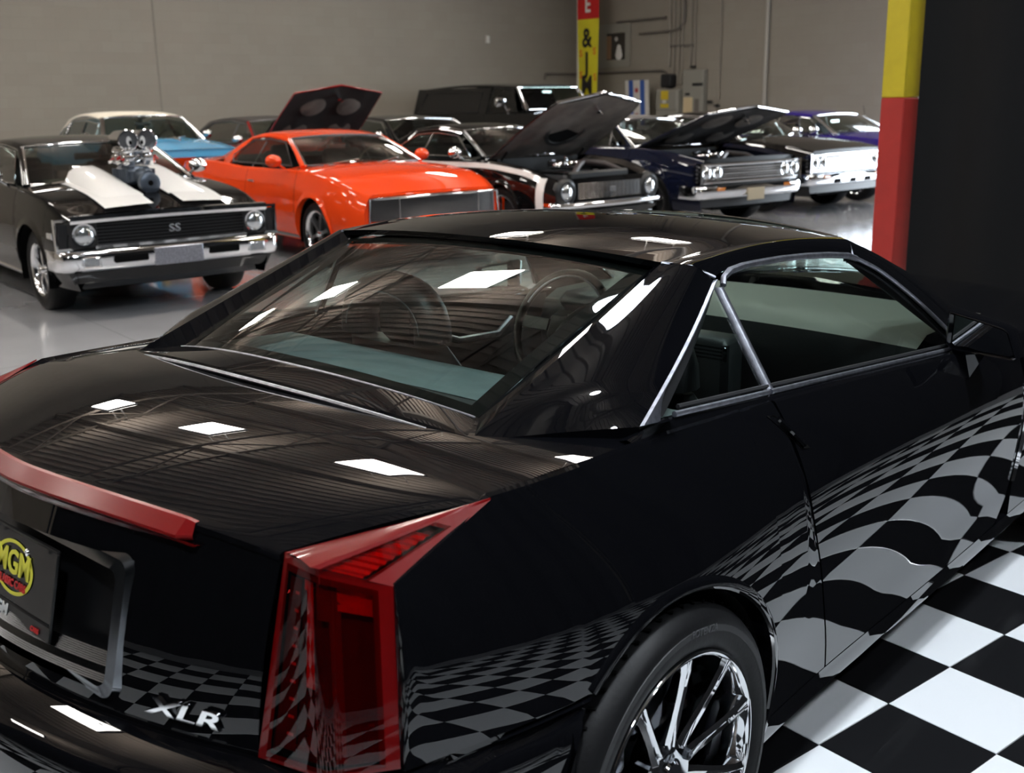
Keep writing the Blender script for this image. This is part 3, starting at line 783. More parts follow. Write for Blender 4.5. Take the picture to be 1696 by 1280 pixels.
# grey weathered window mouldings and seams
def glr(px): return [(x, gp(x, z)-.006, z) for x, z in px]
arch = [(.545, 1.188), (.562, 1.202), (.60, 1.212), (.66, 1.215), (.726, 1.214), (.85, 1.210), (.964, 1.203), (1.08, 1.193), (1.185, 1.180), (1.225, 1.168)]
pil = [(x, float(ax_(x))) for x in np.linspace(1.222, 1.57, 14)]
both('window_moulding', *tube(glr(arch), [.007]*2+[.0085]*7+[.008], 8), 'satin_chrome', coupe)
both('pillar_moulding', *tube(glr(pil), .006, 8), 'satin_chrome', coupe)
P = []
for t in np.linspace(0, 1, 20):
    f = lerp(foot, ftop, t)+A3(.028, 0, 0)*math.sin(pi*t)*.6; w = .018+.052*max(0, 1-t/.22)**1.4
    P.append([f+A3(-.002, -.002, .001), f+A3(.004, -.008, .003), f+A3(w*.6, -.006, .002-w*.05), f+A3(w, .0, -.002-w*.08), f+A3(w, .012, -.004)])
both('quarter_moulding', *grid(P), 'satin_chrome', coupe, 60)
belt = [(x, yb_(x)-.008, zb_(x)-.002) for x in np.linspace(.165, .515, 12)]; belt2 = [(x, yb_(x)-.008, zb_(x)-.002) for x in np.linspace(.522, 1.53, 24)]
both('belt_moulding', *tube(belt, .0062, 8), 'satin_chrome', coupe); both('belt_moulding', *tube(belt2, .0062, 8), 'satin_chrome', coupe)
both('roof_seam', *tube([seamo+A3(.0, -.001, .002), lerp(seamo, seaml, .5)+A3(0, -.010, .010), seaml+A3(0, -.004, .0)], .0042, 6), 'satin_chrome', coupe)
both('header_seam', *tube([hd+A3(-.002, 0, .002), lerp(hd, hl, .5)+A3(-.004, -.012, .009), hl+A3(-.004, -.004, 0)], .0042, 6), 'satin_chrome', coupe)
# shoulder shelf between body crease and window base
P = []
for x in np.concatenate([np.linspace(.02, .505, 16), np.linspace(.512, 1.66, 30)]):
    z = zs(x); y = -(side_y(x, z)-.007); zb2, yb2 = zb_(x)-.006, yb_(x)-.004
    if x < .16: k = (.16-x)/.14; zb2 = lerp(zb2, z+.006, k)
    if x > 1.45: k = (x-1.45)/.21; zb2 = lerp(zb2, z+.02, k)
    P.append([(x, y, z+.001), lerp(A3(x, y, z), A3(x, yb2, zb2), .5)+A3(0, 0, .002), (x, yb2, zb2), (x, yb2+.03, zb2-.01)])
both('belt_shelf', *grid(P), PAINT, coupe, 40)
# glass
qg = [(.195, 1.000), (.505, .976), (.515, 1.165), (.50, 1.175), (.43, 1.128), (.33, 1.085), (.25, 1.045)]
def flat_glass(pts, nm):
    V = [(x, gp(x, z)+.004, z) for x, z in pts]; n = len(V); both(nm, V, [tuple(range(n))], 'coupe_side_glass', coupe, 0)
flat_glass([(.205, .999), (.515, .974), (.522, 1.182), (.45, 1.150), (.35, 1.098), (.27, 1.050)], 'quarter_glass')
dg_ = [(.525, .972), (1.50, .896), (1.555, .925)]+[(x, float(ax_(x))-.004) for x in (1.50, 1.42, 1.31, 1.225)]+[(1.185, 1.176), (.964, 1.199), (.726, 1.210), (.60, 1.208), (.55, 1.193)]
flat_glass(dg_, 'door_glass')
P = []
for t in np.linspace(0, 1, 12):
    x, z = lerp(A3(.532, 1.186, 0), A3(.530, .972, 0), t)[:2]; y = gp(x, z)
    P.append([(x-.012, y+.006, z), (x-.010, y-.006, z), (x, y-.010, z), (x+.010, y-.006, z), (x+.012, y+.006, z)])
both('glass_divider', *grid(P), 'satin_chrome', coupe, 60)
# inner edge of the sail around the quarter glass
P = []
for t in np.linspace(0.04, 1, 14):
    f = lerp(foot, ftop, t)+A3(.028, 0, 0)*math.sin(pi*t)*.6; P.append([f+A3(.012, .006, -.004), f+A3(.085-.07*t, .012-.04*t*.2, -.016)])
both('quarter_seal', *grid(P), 'rubber_trim', coupe)
both('belt_seal', *tube([(x, yb_(x)+.002, zb_(x)+.008) for x in np.linspace(.19, 1.5, 20)], .005, 6), 'rubber_trim', coupe)
both('filler_panel', *cat(grid([[(x, yb_(x)-.012+.03*s, zb_(x)-.012-.012*s) for s in (-.9, 0, .8)] for x in (.075, .10, .125, .15)])), 'dark_chrome', coupe)
# door handle pocket
P = []
for s in np.linspace(0, 1, 8):
    row = []
    for t in np.linspace(0, 1, 7):
        x = .455+.032*s+.085*(1-t); z = .940-.085*(1-t)-.006*s; d = .022*math.sin(pi*min(1, s*1.1))*math.sin(pi*t)
        row.append((x, -(side_y(x, min(z, zs(x)))+.0016-d), z))
    P.append(row)
both('handle_pocket', *grid(P), 'gap_black', coupe)
both('door_handle', *tube([(.545+.002, -(side_y(.545, .862)+.004), .862), (.515, -(side_y(.515, .895)+.007), .895), (.487, -(side_y(.487, .928)+.004), .928)], .007, 8), PAINT, coupe)
# door mirrors
def mir(sgn):
    e = empty('door_mirror'); e.parent = coupe
    S = lambda p: p if sgn < 0 else (flipy(p[0]), [tuple(reversed(f)) for f in p[1]])
    ol = np.array([(-.812, 1.012), (-.955, .982), (-.972, .972), (-.998, .905), (-.985, .898), (-.822, .908), (-.810, .920)])
    c = ol.mean(0); rows = []
    for x, k in ((1.450, .86), (1.447, .97), (1.455, 1.03), (1.50, 1.05), (1.54, .9), (1.565, .55), (1.575, .1)): rows.append([(x+(.02 if k < .9 else 0)*(1 if x < 1.46 else 0), c[0]+(p[0]-c[0])*k, c[1]+(p[1]-c[1])*k) for p in ol])
    mk('mirror_housing', *S(grid(rows, close_v=True)), PAINT, e, 40)
    g = [(1.462, c[0]+(p[0]-c[0])*.87, c[1]+(p[1]-c[1])*.84) for p in ol]; mk('mirror_glass', *S((g, [tuple(range(len(g)))])), 'mirror_silver', e, 0)
    mk('mirror_arm', *S(cat(grid([[(1.46, -.815, .915), (1.475, -.868, .822), (1.54, -.845, .80), (1.55, -.80, .90)], [(1.455, -.86, .915), (1.47, -.873, .826), (1.55, -.85, .81), (1.55, -.86, .91)], [(1.46, -.915, .905), (1.48, -.872, .832), (1.55, -.85, .82), (1.545, -.90, .905)]]))), PAINT, e, 20)
mir(-1); mir(1)
# chrome side vent at the front of each door
P = []
for z in np.linspace(.40, .72, 12):
    x = float(door_f(z))+.010; P.append([(x, -(side_y(x, z)+.001), z), (x+.006, -(side_y(x, z)+.010), z), (x+.018, -(side_y(x, z)+.008), z), (x+.022, -(side_y(x, z)), z)])
both('vent_blade', *grid(P), 'chrome', coupe)
for zz in (.47, .55, .63): both('vent_bar', *tube([(1.965, -(side_y(1.965, zz)+.003), zz), (2.11, -(side_y(2.11, zz)+.001), zz+.01)], .006, 6), 'chrome', coupe)
# nose: hood, front fascia, grille, head lamps
P = []
for x in np.linspace(1.93, 3.60, 30):
    hw = side_y(x, zs(x))-.012; cr = .075*(1-max(0, (x-2.6)/1.0)**2*.8)
    P.append([(x+(.24*(1-s*s) if x < 2.05 else .03*(1-s*s)), s*hw, zs(x)+cr*(1-abs(s)**2.2)) for s in np.linspace(-1, 1, 25)])
mk('hood', *grid(P), PAINT, coupe, 40)
P = []
for z in np.linspace(.18, .60, 10): P.append([(3.56+.12*(1-s*s)-.10*abs(z-.42), s*(side_y(3.56, z)+.02), z) for s in np.linspace(-1, 1, 17)])
mk('front_fascia', *grid(P), PAINT, coupe, 40)
mk('grille', *cat(*[box((3.70, 0, .36+.03*k), (.02, .62-.03*k, .010)) for k in range(6)]), 'chrome', coupe)
both('head_lamp', *grid([[(3.30+.2*t, -(side_y(3.30+.2*t, .66)+.004-.02*s), .64+.05*s-.04*t) for s in np.linspace(0, 1, 4)] for t in np.linspace(0, 1, 8)]), 'clear_cover', coupe)
# ------------------------------------------------------------------ coupe wheels
def spoke_wheel(xc, sgn):
    e = empty('wheel', (xc, sgn*.905, ZA)); e.parent = coupe
    q = -1 if sgn > 0 else 1     # local y: outward is -y for the right side
    S = lambda p: p if q > 0 else (flipy(p[0]), [tuple(reversed(f)) for f in p[1]])
    R = .343
    tp = [(.255, .012), (.262, .0), (.272, -.006), (.290, -.010), (.312, -.008), (.326, .002), (.336, .018), (.342, .034), (.343, .06), (.343, .12), (.343, .19), (.336, .225), (.30, .235), (.255, .225)]
    t = mk('tyre', *S(lathe(tp, 72, 'y')), 'tyre', e, 60)
    gr = []
    for k in range(60):
        a = 2*pi*k/60; d = .06
        for (h0, h1) in ((.024, .085), (.10, .16)):
            gr.append(tube([(.3438*cos(a), h0, .3438*sin(a)), (.3438*cos(a+d), h1, .3438*sin(a+d))], .0035, 4))
    mk('tread_groove', *S(cat(*gr)), 'gap_black', e, 0)
    mk('sidewall_band', *S(lathe([(.296, -.0098), (.297, -.0112), (.308, -.0104), (.309, -.0088)], 72, 'y')), 'rubber_trim', e)
    rim = [(.2575, .006), (.2585, -.002), (.2545, -.006), (.249, -.004), (.243, .006), (.238, .02), (.232, .05), (.226, .12), (.232, .20), (.245, .215)]
    mk('rim', *S(lathe(rim, 72, 'y')), 'chrome', e, 60)
    sp = []
    for k in range(10):
        a = rad(14+36*k); ca, sa = cos(a), sin(a); P = []
        for r, w, h, dep in ((.052, .021, .022, .05), (.085, .018, .020, .06), (.13, .0155, .012, .06), (.18, .0145, .004, .055), (.225, .016, -.002, .045), (.248, .022, -.004, .025)):
            row = []
            for off, hh in ((-w*1.15, h+dep), (-w, h+.006), (-w*.45, h), (0, h+.003), (w*.45, h), (w, h+.006), (w*1.15, h+dep)):
                row.append((r*ca-off*sa, hh, r*sa+off*ca))
            P.append(row)
        sp.append(grid(P))
    for k, s_ in enumerate(sp): mk('spoke', *S(s_), 'chrome', e, 40)
    mk('hub', *S(lathe([(.0001, .018), (.030, .018), (.034, .024), (.040, .024), (.060, .020), (.075, .03), (.078, .07)], 36, 'y')), 'chrome', e)
    for k in range(5):
        a = rad(32+72*k); mk('lug_nut', *S(lathe([(.0001, .008), (.009, .009), (.011, .014), (.012, .03)], 6, 'y', (.058*cos(a), 0, .058*sin(a)))), 'dark_chrome', e, 30)
    mk('brake_disc', *S(lathe([(.06, .085), (.165, .085), (.165, .10)], 48, 'y')), 'brake_disc', e)
    mk('brake_caliper', *S(bbox_((-.12, .085, .07), (.07, .05, .14), .012)), 'dark_chrome', e)
    text_obj('sidewall_letters', 'POTENZA', .02, 'tyre_letter', e, frameM((.052, -q*.0125+0, .2975), (.985, 0, -.17), (.17, 0, .985)) if q > 0 else frameM((-.052, .0125, .2975), (-.985, 0, -.17), (-.17, 0, .985)), .0006)
for xc in (0, XF):
    for s in (-1, 1): spoke_wheel(xc, s)
# ------------------------------------------------------------------ coupe cabin
mk('cabin_floor', *box((1.15, 0, .28), (1.9, 1.5, .03)), 'gap_black', coupe, 0)
mk('cabin_bulkhead', *cat(box((.34, 0, .62), (.04, 1.45, .62)), box((-.02, 0, .945), (.30, 1.1, .02))), 'headliner', coupe, 0)
P = [[(.05+.42*t, s*(.72), .955-.03*t+.012*(1-s*s)) for t in np.linspace(0, 1, 6)] for s in np.linspace(-1, 1, 21)]
mk('parcel_shelf', *grid([[(.12+.24*t, s*.69, .957-.012*t) for t in np.linspace(0, 1, 6)] for s in np.linspace(-1, 1, 21)]), 'shelf_cloth', coupe)
mk('rear_trim', *grid([[(.362+.06*t, s*.68, .945-.25*t) for t in np.linspace(0, 1, 5)] for s in np.linspace(-1, 1, 5)]), 'leather_black', coupe)
def seat(yc):
    e = empty('seat', (0, yc, 0)); e.parent = coupe
    mk('seat_cushion', *bbox_((.93, 0, .46), (.52, .50, .16), .05), 'leather_black', e, 60)
    P = []
    for t in np.linspace(0, 1, 12):
        x = .72-.20*t; z = .46+.47*t; hw = .26-.03*t-.05*max(0, t-.8)*4*t; row = []
        for a in np.linspace(0, 2*pi, 24, endpoint=False):
            row.append((x+.065*cos(a)*(1-.25*t)+.02*abs(sin(a))**3, hw*np.sign(sin(a))*abs(sin(a))**.6, z+.0))
        P.append(row)
    V, F = grid(P, close_v=True); F.append(tuple(range(len(V)-24, len(V)))); mk('seat_back', V, F, 'leather_black', e, 60)
    # hoop head restraint with an opening
    hoop = [(.525-.0*t, .155*cos(a), .94+.135*abs(sin(a))**.7) for a in np.linspace(0, pi, 15) for t in (0,)]
    mk('head_restraint', *tube(hoop, [.055]*15, 10), 'leather_black', e, 60)
    mk('restraint_pad', *bbox_((.515, -.06, 1.0), (.09, .20, .15), .04), 'leather_black', e, 60)
    mk('piping', *tube([(.475, .155*cos(a), .94+.135*abs(sin(a))**.7) for a in np.linspace(.1, pi-.1, 15)], .004, 6), 'leather_seam', e)
seat(.42); seat(-.38)
P = []
for x, z in ((1.52, .62), (1.50, .80), (1.53, .875), (1.60, .905), (1.75, .905), (2.05, .90)): P.append([(x+.03*(1-s*s), s*.70, z+.012*(1-s*s)) for s in np.linspace(-1, 1, 17)])
mk('dashboard', *grid(P[:3]), 'leather_black', coupe); mk('dash_pad', *grid(P[2:]), 'dash_beige', coupe)
mk('dash_binnacle', *bbox_((1.50, .37, .90), (.20, .36, .07), .03), 'leather_black', coupe, 60)
mk('centre_console', *cat(bbox_((1.05, 0, .46), (.9, .20, .22), .03), bbox_((1.46, 0, .70), (.12, .30, .30), .02)), 'leather_black', coupe, 60)
for s in (-1, 1):
    V, F = bbox_((1.415, s*.08, .80), (.02, .13, .06), .008); mk('air_vent', V, F, 'dark_chrome', coupe)
    mk('vent_slot', *cat(*[box((1.403, s*.08, .785+.012*k), (.006, .11, .006)) for k in range(4)]), 'gap_black', coupe)
mk('gear_lever', *cat(tube([(1.10, 0, .56), (1.08, 0, .66)], .012, 8), bbox_((1.08, 0, .68), (.07, .05, .06), .02)), 'leather_black', coupe, 60)
sw_ = empty('steering_wheel', (1.22, .37, .86)); sw_.parent = coupe
Mw = Matrix.Rotation(rad(-65), 4, 'Y')
mk('wheel_rim', *xf(tube([(.185*cos(a), .185*sin(a), 0) for a in np.linspace(0, 2*pi, 40, endpoint=False)], .015, 10, closed=True), Mw), 'leather_black', sw_, 60)
mk('rim_inlay', *xf(tube([(.172*cos(a), .172*sin(a), .010) for a in np.linspace(-1.2, 1.2, 24)], .004, 6), Mw), 'satin_chrome', sw_, 60)
mk('wheel_hub', *xf(cat(bbox_((0, 0, -.02), (.12, .14, .06), .03), box((0, .12, -.01), (.04, .12, .02)), box((0, -.12, -.01), (.04, .12, .02)), box((-.11, 0, -.01), (.12, .04, .02))), Mw), 'leather_black', sw_, 60)
mk('inner_mirror', *cat(bbox_((1.40, 0, 1.155), (.04, .24, .06), .015), tube([(1.41, 0, 1.17), (1.47, 0, 1.20)], .008, 6)), 'black_plastic', coupe, 60)
# door cards and headliner
both('door_card', *grid([[(x, yb_(x)+.03+.02*t, zb_(x)-.01-.45*t) for t in (0, .15, .3, .6, 1)] for x in np.linspace(.24, 1.62, 14)]), 'leather_black', coupe)
both('door_pull', *tube([(.95, -.70, .84), (1.05, -.685, .80), (1.25, -.685, .79), (1.34, -.70, .83)], .012, 8), 'satin_chrome', coupe)
mk('headliner', *grid([[(x, s*.52, 1.205+.02*math.sin(pi*(x-.45)/.85)+.02*(1-s*s)) for s in np.linspace(-1, 1, 11)] for x in np.linspace(.45, 1.30, 10)]), 'headliner', coupe)
both('pillar_trim', *grid([[lerp(A3(1.22, -.60, 1.165), A3(1.60, -.755, .90), t)+A3(0, 0, 0), lerp(A3(1.26, -.545, 1.195), A3(1.95, -.685, .885), t)+A3(-.02, 0, .018)*math.sin(pi*t)] for t in np.linspace(0, 1, 12)]), 'headliner', coupe)
both('sail_trim', *grid([[lerp(A3(-.05, -.49, .995), A3(.46, -.49, 1.20), t), lerp(A3(.20, -.70, .99), A3(.50, -.60, 1.18), t)] for t in np.linspace(0, 1, 8)]), 'headliner', coupe)
for k, yy in enumerate((-.28, .28)):
    mk('sun_visor', *bbox_((1.27, yy, 1.195), (.14, .34, .018), .008, Matrix.Rotation(rad(12), 3, 'Y')), 'headliner', coupe)
# ================================================================== parked classic cars
def paint(name, c, flake=0., coat=1.): return pm(name, c, .5, flake, coat, 0., coat_rough=.02)
paint('paint_black', (.004, .004, .0045)); paint('paint_orange', (.80, .062, .010)); paint('paint_navy', (.006, .008, .022)); paint('paint_blue', (.10, .37, .62))
paint('paint_cream', (.86, .80, .68), coat=.35); paint('paint_red', (.22, .012, .012)); paint('paint_purple', (.030, .018, .16)); paint('paint_white', (.78, .77, .75)); paint('paint_silver', (.36, .34, .33), .2)
pm('vinyl_dark', (.035, .030, .027), .5, bump=.2, bscale=150)
pm('underhood', (.016, .014, .013), .8, noise=.35, nscale=5)
pm('underhood_grey', (.12, .105, .092), .75, noise=.4, nscale=4)
pm('cabin_dark', (.010, .010, .011), .7)
pm('cabin_tan', (.16, .13, .10), .7)
pm('grille_black', (.006, .006, .007), .4)
pm('lamp_amber', (.55, .16, .01), .2, 0, 1.)
pm('engine_black', (.012, .012, .012), .4)
pm('engine_grey', (.14, .14, .145), .4, .6)
pm('blower_blue', (.10, .12, .15), .35, .7)
pm('anodised_red', (.30, .01, .01), .3, .5)
pm('plate_tan', (.35, .28, .17), .5)
pm('rubber_hose', (.055, .042, .04), .5)
glass_mat('car_glass', (.42, .47, .44))
glass_mat('car_glass_clear', (.66, .70, .66))
lens_m = pm('headlight_glass', (.62, .65, .67), .10, .85, 1.)
def classic_wheel(parent, x, y, r, wd, sgn, rim_r, style='chrome', spokes=5):
    e = empty('wheel', (x, y, r)); e.parent = parent
    S = lambda p: p if sgn < 0 else (flipy(p[0]), [tuple(reversed(f)) for f in p[1]])
    k = rim_r
    mk('tyre', *S(lathe([(k, .01), (k+.012, -.006), (r*.86, -.012), (r*.965, .004), (r, .03), (r, wd-.04), (r*.96, wd), (k, wd-.02)], 36, 'y')), 'tyre', e, 60)
    mk('rim', *S(lathe([(k+.004, .008), (k, -.004), (k-.012, .0), (k-.022, .02), (k-.03, .075), (k-.02, wd-.03)], 36, 'y')), 'chrome', e, 60)
    sp = []
    for q in range(spokes):
        a = 2*pi*q/spokes+.3; w = .9/spokes
        P = [[(rr*cos(a+d*w*f), hh, rr*sin(a+d*w*f)) for d in (-1, 0, 1)] for rr, hh, f in ((.03, .03, 2.2), (k*.5, .028, .9), (k*.98, .03, .55))]
        sp.append(grid(P)); sp.append(grid([[(p[0], p[1], p[2]) for p in (r_[0], )]+[(r_[0][0]*.97, r_[0][1]+.04, r_[0][2]*.97)] for r_ in P]))
    mk('spoke_disc', *S(cat(*sp)), 'chrome' if style == 'chrome' else 'engine_grey', e, 40)
    mk('brake_drum', *S(lathe([(.0001, .08), (k*.75, .08), (k*.75, .14)], 24, 'y')), 'cabin_dark', e)
    mk('hub_cap', *S(lathe([(.0001, .0), (.024, .004), (.034, .03), (.04, .05)], 16, 'y')), 'chrome', e)
def classic(name, label, uv, yaw, p, group='classic cars parked in two rows'):
    u, v = uv; root = empty(name, UV(u, v, FZ), rad(yaw), label, 'car', group)
    W, wb = p.get('W', .92), p['wb']; xn, xt_ = p.get('fo', .80), -wb-p.get('ro', 1.05)
    sill, RW = p.get('sill', .24), p.get('r', .33); ra = RW+p.get('archgap', .045)
    bz = pch(*zip(*sorted(p['belt']))); pw = pch(*zip(*sorted(p['plan'])))
    body = p['paint']; tuck, lean = p.get('tuck', .06), p.get('lean', .07)
    def sy(x, z):
        zt = float(bz(x)); t = (z-.55)/max(zt-.55, .05); k = float(pw(x))
        return k-(lean*t**2.2 if t > 0 else tuck*(-t*(zt-.55)/.3)**2)
    flare = p.get('flare', .012)
    def arch_cols(xc, side):
        return [(xc+ra*cos(a), RW+ra*sin(a)) for a in np.linspace(pi, 0, 17)]
    xs = []
    for a, b in ((xt_, -wb-ra), (-wb+ra, -ra), (ra, xn)):
        xs.append([(x, sill) for x in np.linspace(a, b, 12 if b-a > 1 else 7)])
    cols = xs[0]+arch_cols(-wb, 0)+xs[1]+arch_cols(0, 0)+xs[2]
    P = []
    for x, zb in cols:
        zt = float(bz(x)); row = [(x, -(sy(x, zb)-.05), zb+.01)]
        for t in (0, .04, .14, .3, .48, .66, .82, .93, 1): z = zb+(zt-zb)*t; fl = flare*(1 if zb > sill+.02 and t < .1 else 0); row.append((x, -(sy(x, z)+fl), z))
        row.append((x, -(sy(x, zt)-.012), zt+.008)); row.append((x, -(sy(x, zt)-.035), zt+.012)); P.append(row)
    both('body_side', *grid(P), body, root, 35)
    # seams: door front and rear
    for xd in p.get('doors', ()): both('door_gap', *grid([[(xd-.003, -(sy(xd, z)+.0015), z), (xd+.003, -(sy(xd, z)+.0015), z)] for z in np.linspace(sill+.04, float(bz(xd)), 8)]), 'gap_black', root)
    both('sill_trim', *tube([(-wb+ra+.02, -(sy(-wb+ra, sill)+.004), sill+.03), (-ra-.02, -(sy(-ra, sill)+.004), sill+.03)], .016, 6), p.get('sillmat', 'chrome'), root)
    for xc in (0, -wb):
        V, F = cat(lathe([(ra-.002, -W+.05), (ra-.002, -.45)], 18, 'y', (xc, 0, RW), -.3, pi+.3), lathe([(.0, -.47), (ra, -.47)], 18, 'y', (xc, 0, RW), -.3, pi+.3)); both('wheel_well', V, F, 'gap_black', root)
    mk('underbody', *cat(box(((xn+xt_)/2, 0, sill+.02), (xn-xt_-.25, W*1.1, .06)), box((-wb/2, 0, sill+.02), (wb-2*ra, W*1.75, .06))), 'gap_black', root, 0)
    wd = p.get('wd', .21)
    for xc, rr, w2 in ((0, p.get('rf', RW), wd), (-wb, RW, p.get('wdr', wd))):
        for s in (-1, 1): classic_wheel(root, xc, s*(p.get('track', W-.07)), rr, w2, s, p.get('rim', .2), p.get('wheel', 'chrome'), p.get('spokes', 5))
    g = p['gh']; xb, yb, zb = g['wsb']; xt, yt, zt = g['wst']; xr, yr, zr = g['rt']; xl, yl, zl = g['bl']; pk = g.get('peak', .05)
    roofm = p.get('roof', body)
    # hood (closed or raised), cowl, deck
    def top(x, s, cr): hw = sy(x, float(bz(x)))-.03; return (x, s*hw, float(bz(x))+.012+cr*(1-abs(s)**2.2))
    crn = p.get('crown', .045); pe = p.get('peakline', 0.)
    hx0, hx1 = xb+.16, xn-.01
    P = [[top(x, s, crn+.0*x) for s in np.linspace(-1, 1, 17)] for x in np.linspace(xb-.25, hx0-.004, 4)]; mk('cowl', *grid(P), body, root, 40)
    P = []
    for x in np.linspace(hx0+.004, hx1, 18):
        row = []
        for s in np.linspace(-1, 1, 25):
            q = top(x, s, crn*(1-.65*max(0, (x-hx0)/(hx1-hx0))**2)); nose = p.get('nosebow', .06)*(1-s*s)*max(0, (x-hx0)/(hx1-hx0))**3
            row.append((q[0]+nose, q[1], q[2]+pe*max(0, 1-abs(s)*4)-p.get('nosedrop', .0)*max(0, (x-hx0)/(hx1-hx0))**4))
        P.append(row)
    if p.get('open') is None:
        mk('hood', *grid(P), p.get('hoodpaint', body), root, 40)
    else:
        th = rad(p['open']); M = Matrix.Translation((hx0, 0, float(bz(hx0))+.03)) @ Matrix.Rotation(-th, 4, 'Y') @ Matrix.Translation((-hx0, 0, -float(bz(hx0))-.01))
        n_ = len(P)-1; zh, zn_ = P[0][0][2], P[-1][0][2]; ss = np.linspace(-1, 1, 25)
        P = [[(lerp(hx0, hx1+.13*(1-abs(ss[j])), i/n_), q[1]*.90, zh+(zn_-zh)*i/n_+.03*(1-abs(ss[j]))) for j, q in enumerate(r_)] for i, r_ in enumerate(P)]
        hood = mk('hood', *xf(grid(P), M), body, root, 40)
        Pu = [[(q[0]-.004, q[1]*.995, q[2]-.022-.012*(1 if abs(q[1]) < .5 else 0)) for q in r_] for r_ in P]
        mk('hood_lining', *xf(grid(Pu), M), p.get('lining', 'underhood'), hood, 60)
        rim = [P[0][j] for j in range(25)]+[P[i][24] for i in range(1, 18)]+[P[17][j] for j in range(23, -1, -1)]+[P[i][0] for i in range(16, 0, -1)]
        mk('hood_edge', *xf(tube([(q[0], q[1], q[2]-.011) for q in rim], .013, 6, closed=True), M), p.get('hoodedge', body), hood, 60)
        if p.get('scoop'):
            mk('scoop_ring', *xf(lathe([(.30, -.02), (.32, -.045), (.27, -.05), (.26, -.01)], 28, 'z', (hx0+.62, 0, float(bz(hx0+.6)))), M), 'engine_black', hood, 60); mk('scoop_pad', *xf(lathe([(.0001, -.035), (.28, -.035)], 28, 'z', (hx0+.62, 0, float(bz(hx0+.6)))), M), 'gap_black', hood)
        else:
            for sx, sy_ in ((.35, -.38), (.35, .38), (.95, -.3), (.95, .3)): mk('lining_panel', *xf(lathe([(.0001, -.03), (.17, -.035), (.2, -.028)], 20, 'z', (hx0+sx, sy_, float(bz(hx0+sx)))), M), 'underhood_grey', hood, 60)
        mk('hood_latch', *xf(cat(box((hx1-.06, 0, float(bz(hx1))-.03), (.05, .06, .09)), tube([(hx1-.06, 0, float(bz(hx1))-.02), (hx1-.05, .02, float(bz(hx1))-.12)], .012, 6)), M), 'chrome', hood)
        if p.get('hoodlip'):
            q = [P[17][j] for j in range(25)]; mk('hood_lip', *xf(tube([(a[0]+.005, a[1], a[2]-.006) for a in q], .018, 6), M), 'chrome', hood, 60)
        both('hood_hinge', *tube([(hx0+.05, -.62, float(bz(hx0))+.0), (hx0+.16, -.62, float(bz(hx0))+.10)], .012, 6), 'engine_black', root)
        # engine bay
        zf = .50; mk('engine_bay', *cat(box(((hx0+hx1)/2, 0, zf), (hx1-hx0, 1.3, .04)), box((hx0, 0, .72), (.03, 1.3, .46)), box((hx1-.05, 0, .58), (.03, 1.2, .22))), 'engine_black', root, 0)
        both('inner_fender', *grid([[(x, -(sy(x, float(bz(x)))-.03), float(bz(x))+.01), (x, -(sy(x, float(bz(x)))-.16), float(bz(x))-.03), (x, -.56, .52)] for x in np.linspace(hx0, hx1, 8)]), body, root, 40)
        mk('engine_block', *cat(bbox_((hx0+.5, 0, .66), (.62, .42, .28), .03), bbox_((hx0+.5, -.24, .72), (.55, .13, .10), .02), bbox_((hx0+.5, .24, .72), (.55, .13, .10), .02)), 'engine_grey', root)
        mk('air_cleaner', *cat(lathe([(.0001, .93), (.05, .935), (.20, .925), (.215, .905), (.215, .86), (.19, .845), (.0001, .84)], 30, 'z', (hx0+.48, 0, 0)), lathe([(.0001, .97), (.02, .965), (.02, .93)], 12, 'z', (hx0+.48, 0, 0))), p.get('cleaner', 'chrome'), root)
        mk('radiator', *bbox_((hx1-.16, 0, .66), (.07, .95, .34), .02), 'engine_black', root)
        mk('radiator_hose', *tube([(hx1-.18, -.38, .80), (hx1-.26, -.2, .90), (hx1-.40, 0, .92), (hx1-.26, .2, .89), (hx1-.18, .40, .80)], .035, 8), 'rubber_hose', root, 60)
        both('valve_cover', *bbox_((hx0+.5, -.24, .79), (.5, .11, .06), .02), 'chrome', root)
    P = [[top(x, s, .05) for s in np.linspace(-1, 1, 15)] for x in np.linspace(xt_+.02, xl+.30, 10)]; mk('deck', *grid(P), body, root, 40)
    # closing panels nose and tail
    for nm, xx, d in (('nose_panel', xn-.03, p.get('nosebow', .06)), ('tail_panel', xt_+.02, -.05)):
        z1 = float(bz(xx)); P = [[(xx+d*(1-s*s)*.9, s*(sy(xx, max(z, .3))-.01), z+(.002+crn*.36*(1-abs(s)**2.2) if z > z1 else 0)) for s in np.linspace(-1, 1, 17)] for z in (.30, .45, .6, z1-.04, z1+.008)]
        mk(nm, *grid(P), p.get('nosemat', body) if nm[0] == 'n' else body, root, 40)
    # greenhouse
    n = 14; P = []
    for t in np.linspace(0, 1, n):
        x = xt+(xr-xt)*t; hw = yt+(yr-yt)*t; z = zt+(zr-zt)*t+pk*math.sin(pi*t); row = [(x, -hw, z-.035), (x, -hw-.006, z-.012), (x, -hw+.015, z+.012)]
        for s in np.linspace(-.9, .9, 15): row.append((x+.05*(1-s*s)*(1-2*t), s*hw, z+.014+.030*(1-abs(s)**2.4)))
        row += [(x, hw-.015, z+.012), (x, hw+.006, z-.012), (x, hw, z-.035)]; P.append(row)
    mk('roof', *grid(P), roofm, root, 40)
    def plane_y(x, z):   # side glass surface between belt and roof
        zz = float(bz(x)); k = (z-zz)/max(zt-zz, .1); return -((sy(x, zz)-.05)*(1-k)+(yt+(yr-yt)*min(1, max(0, (xt-x)/(xt-xr)))+.004)*k)
    sw = g['win']; V = [(x, plane_y(x, z), z) for x, z in sw]; both('side_glass', V, [tuple(range(len(V)))], g.get('glass', 'car_glass'), root, 0)
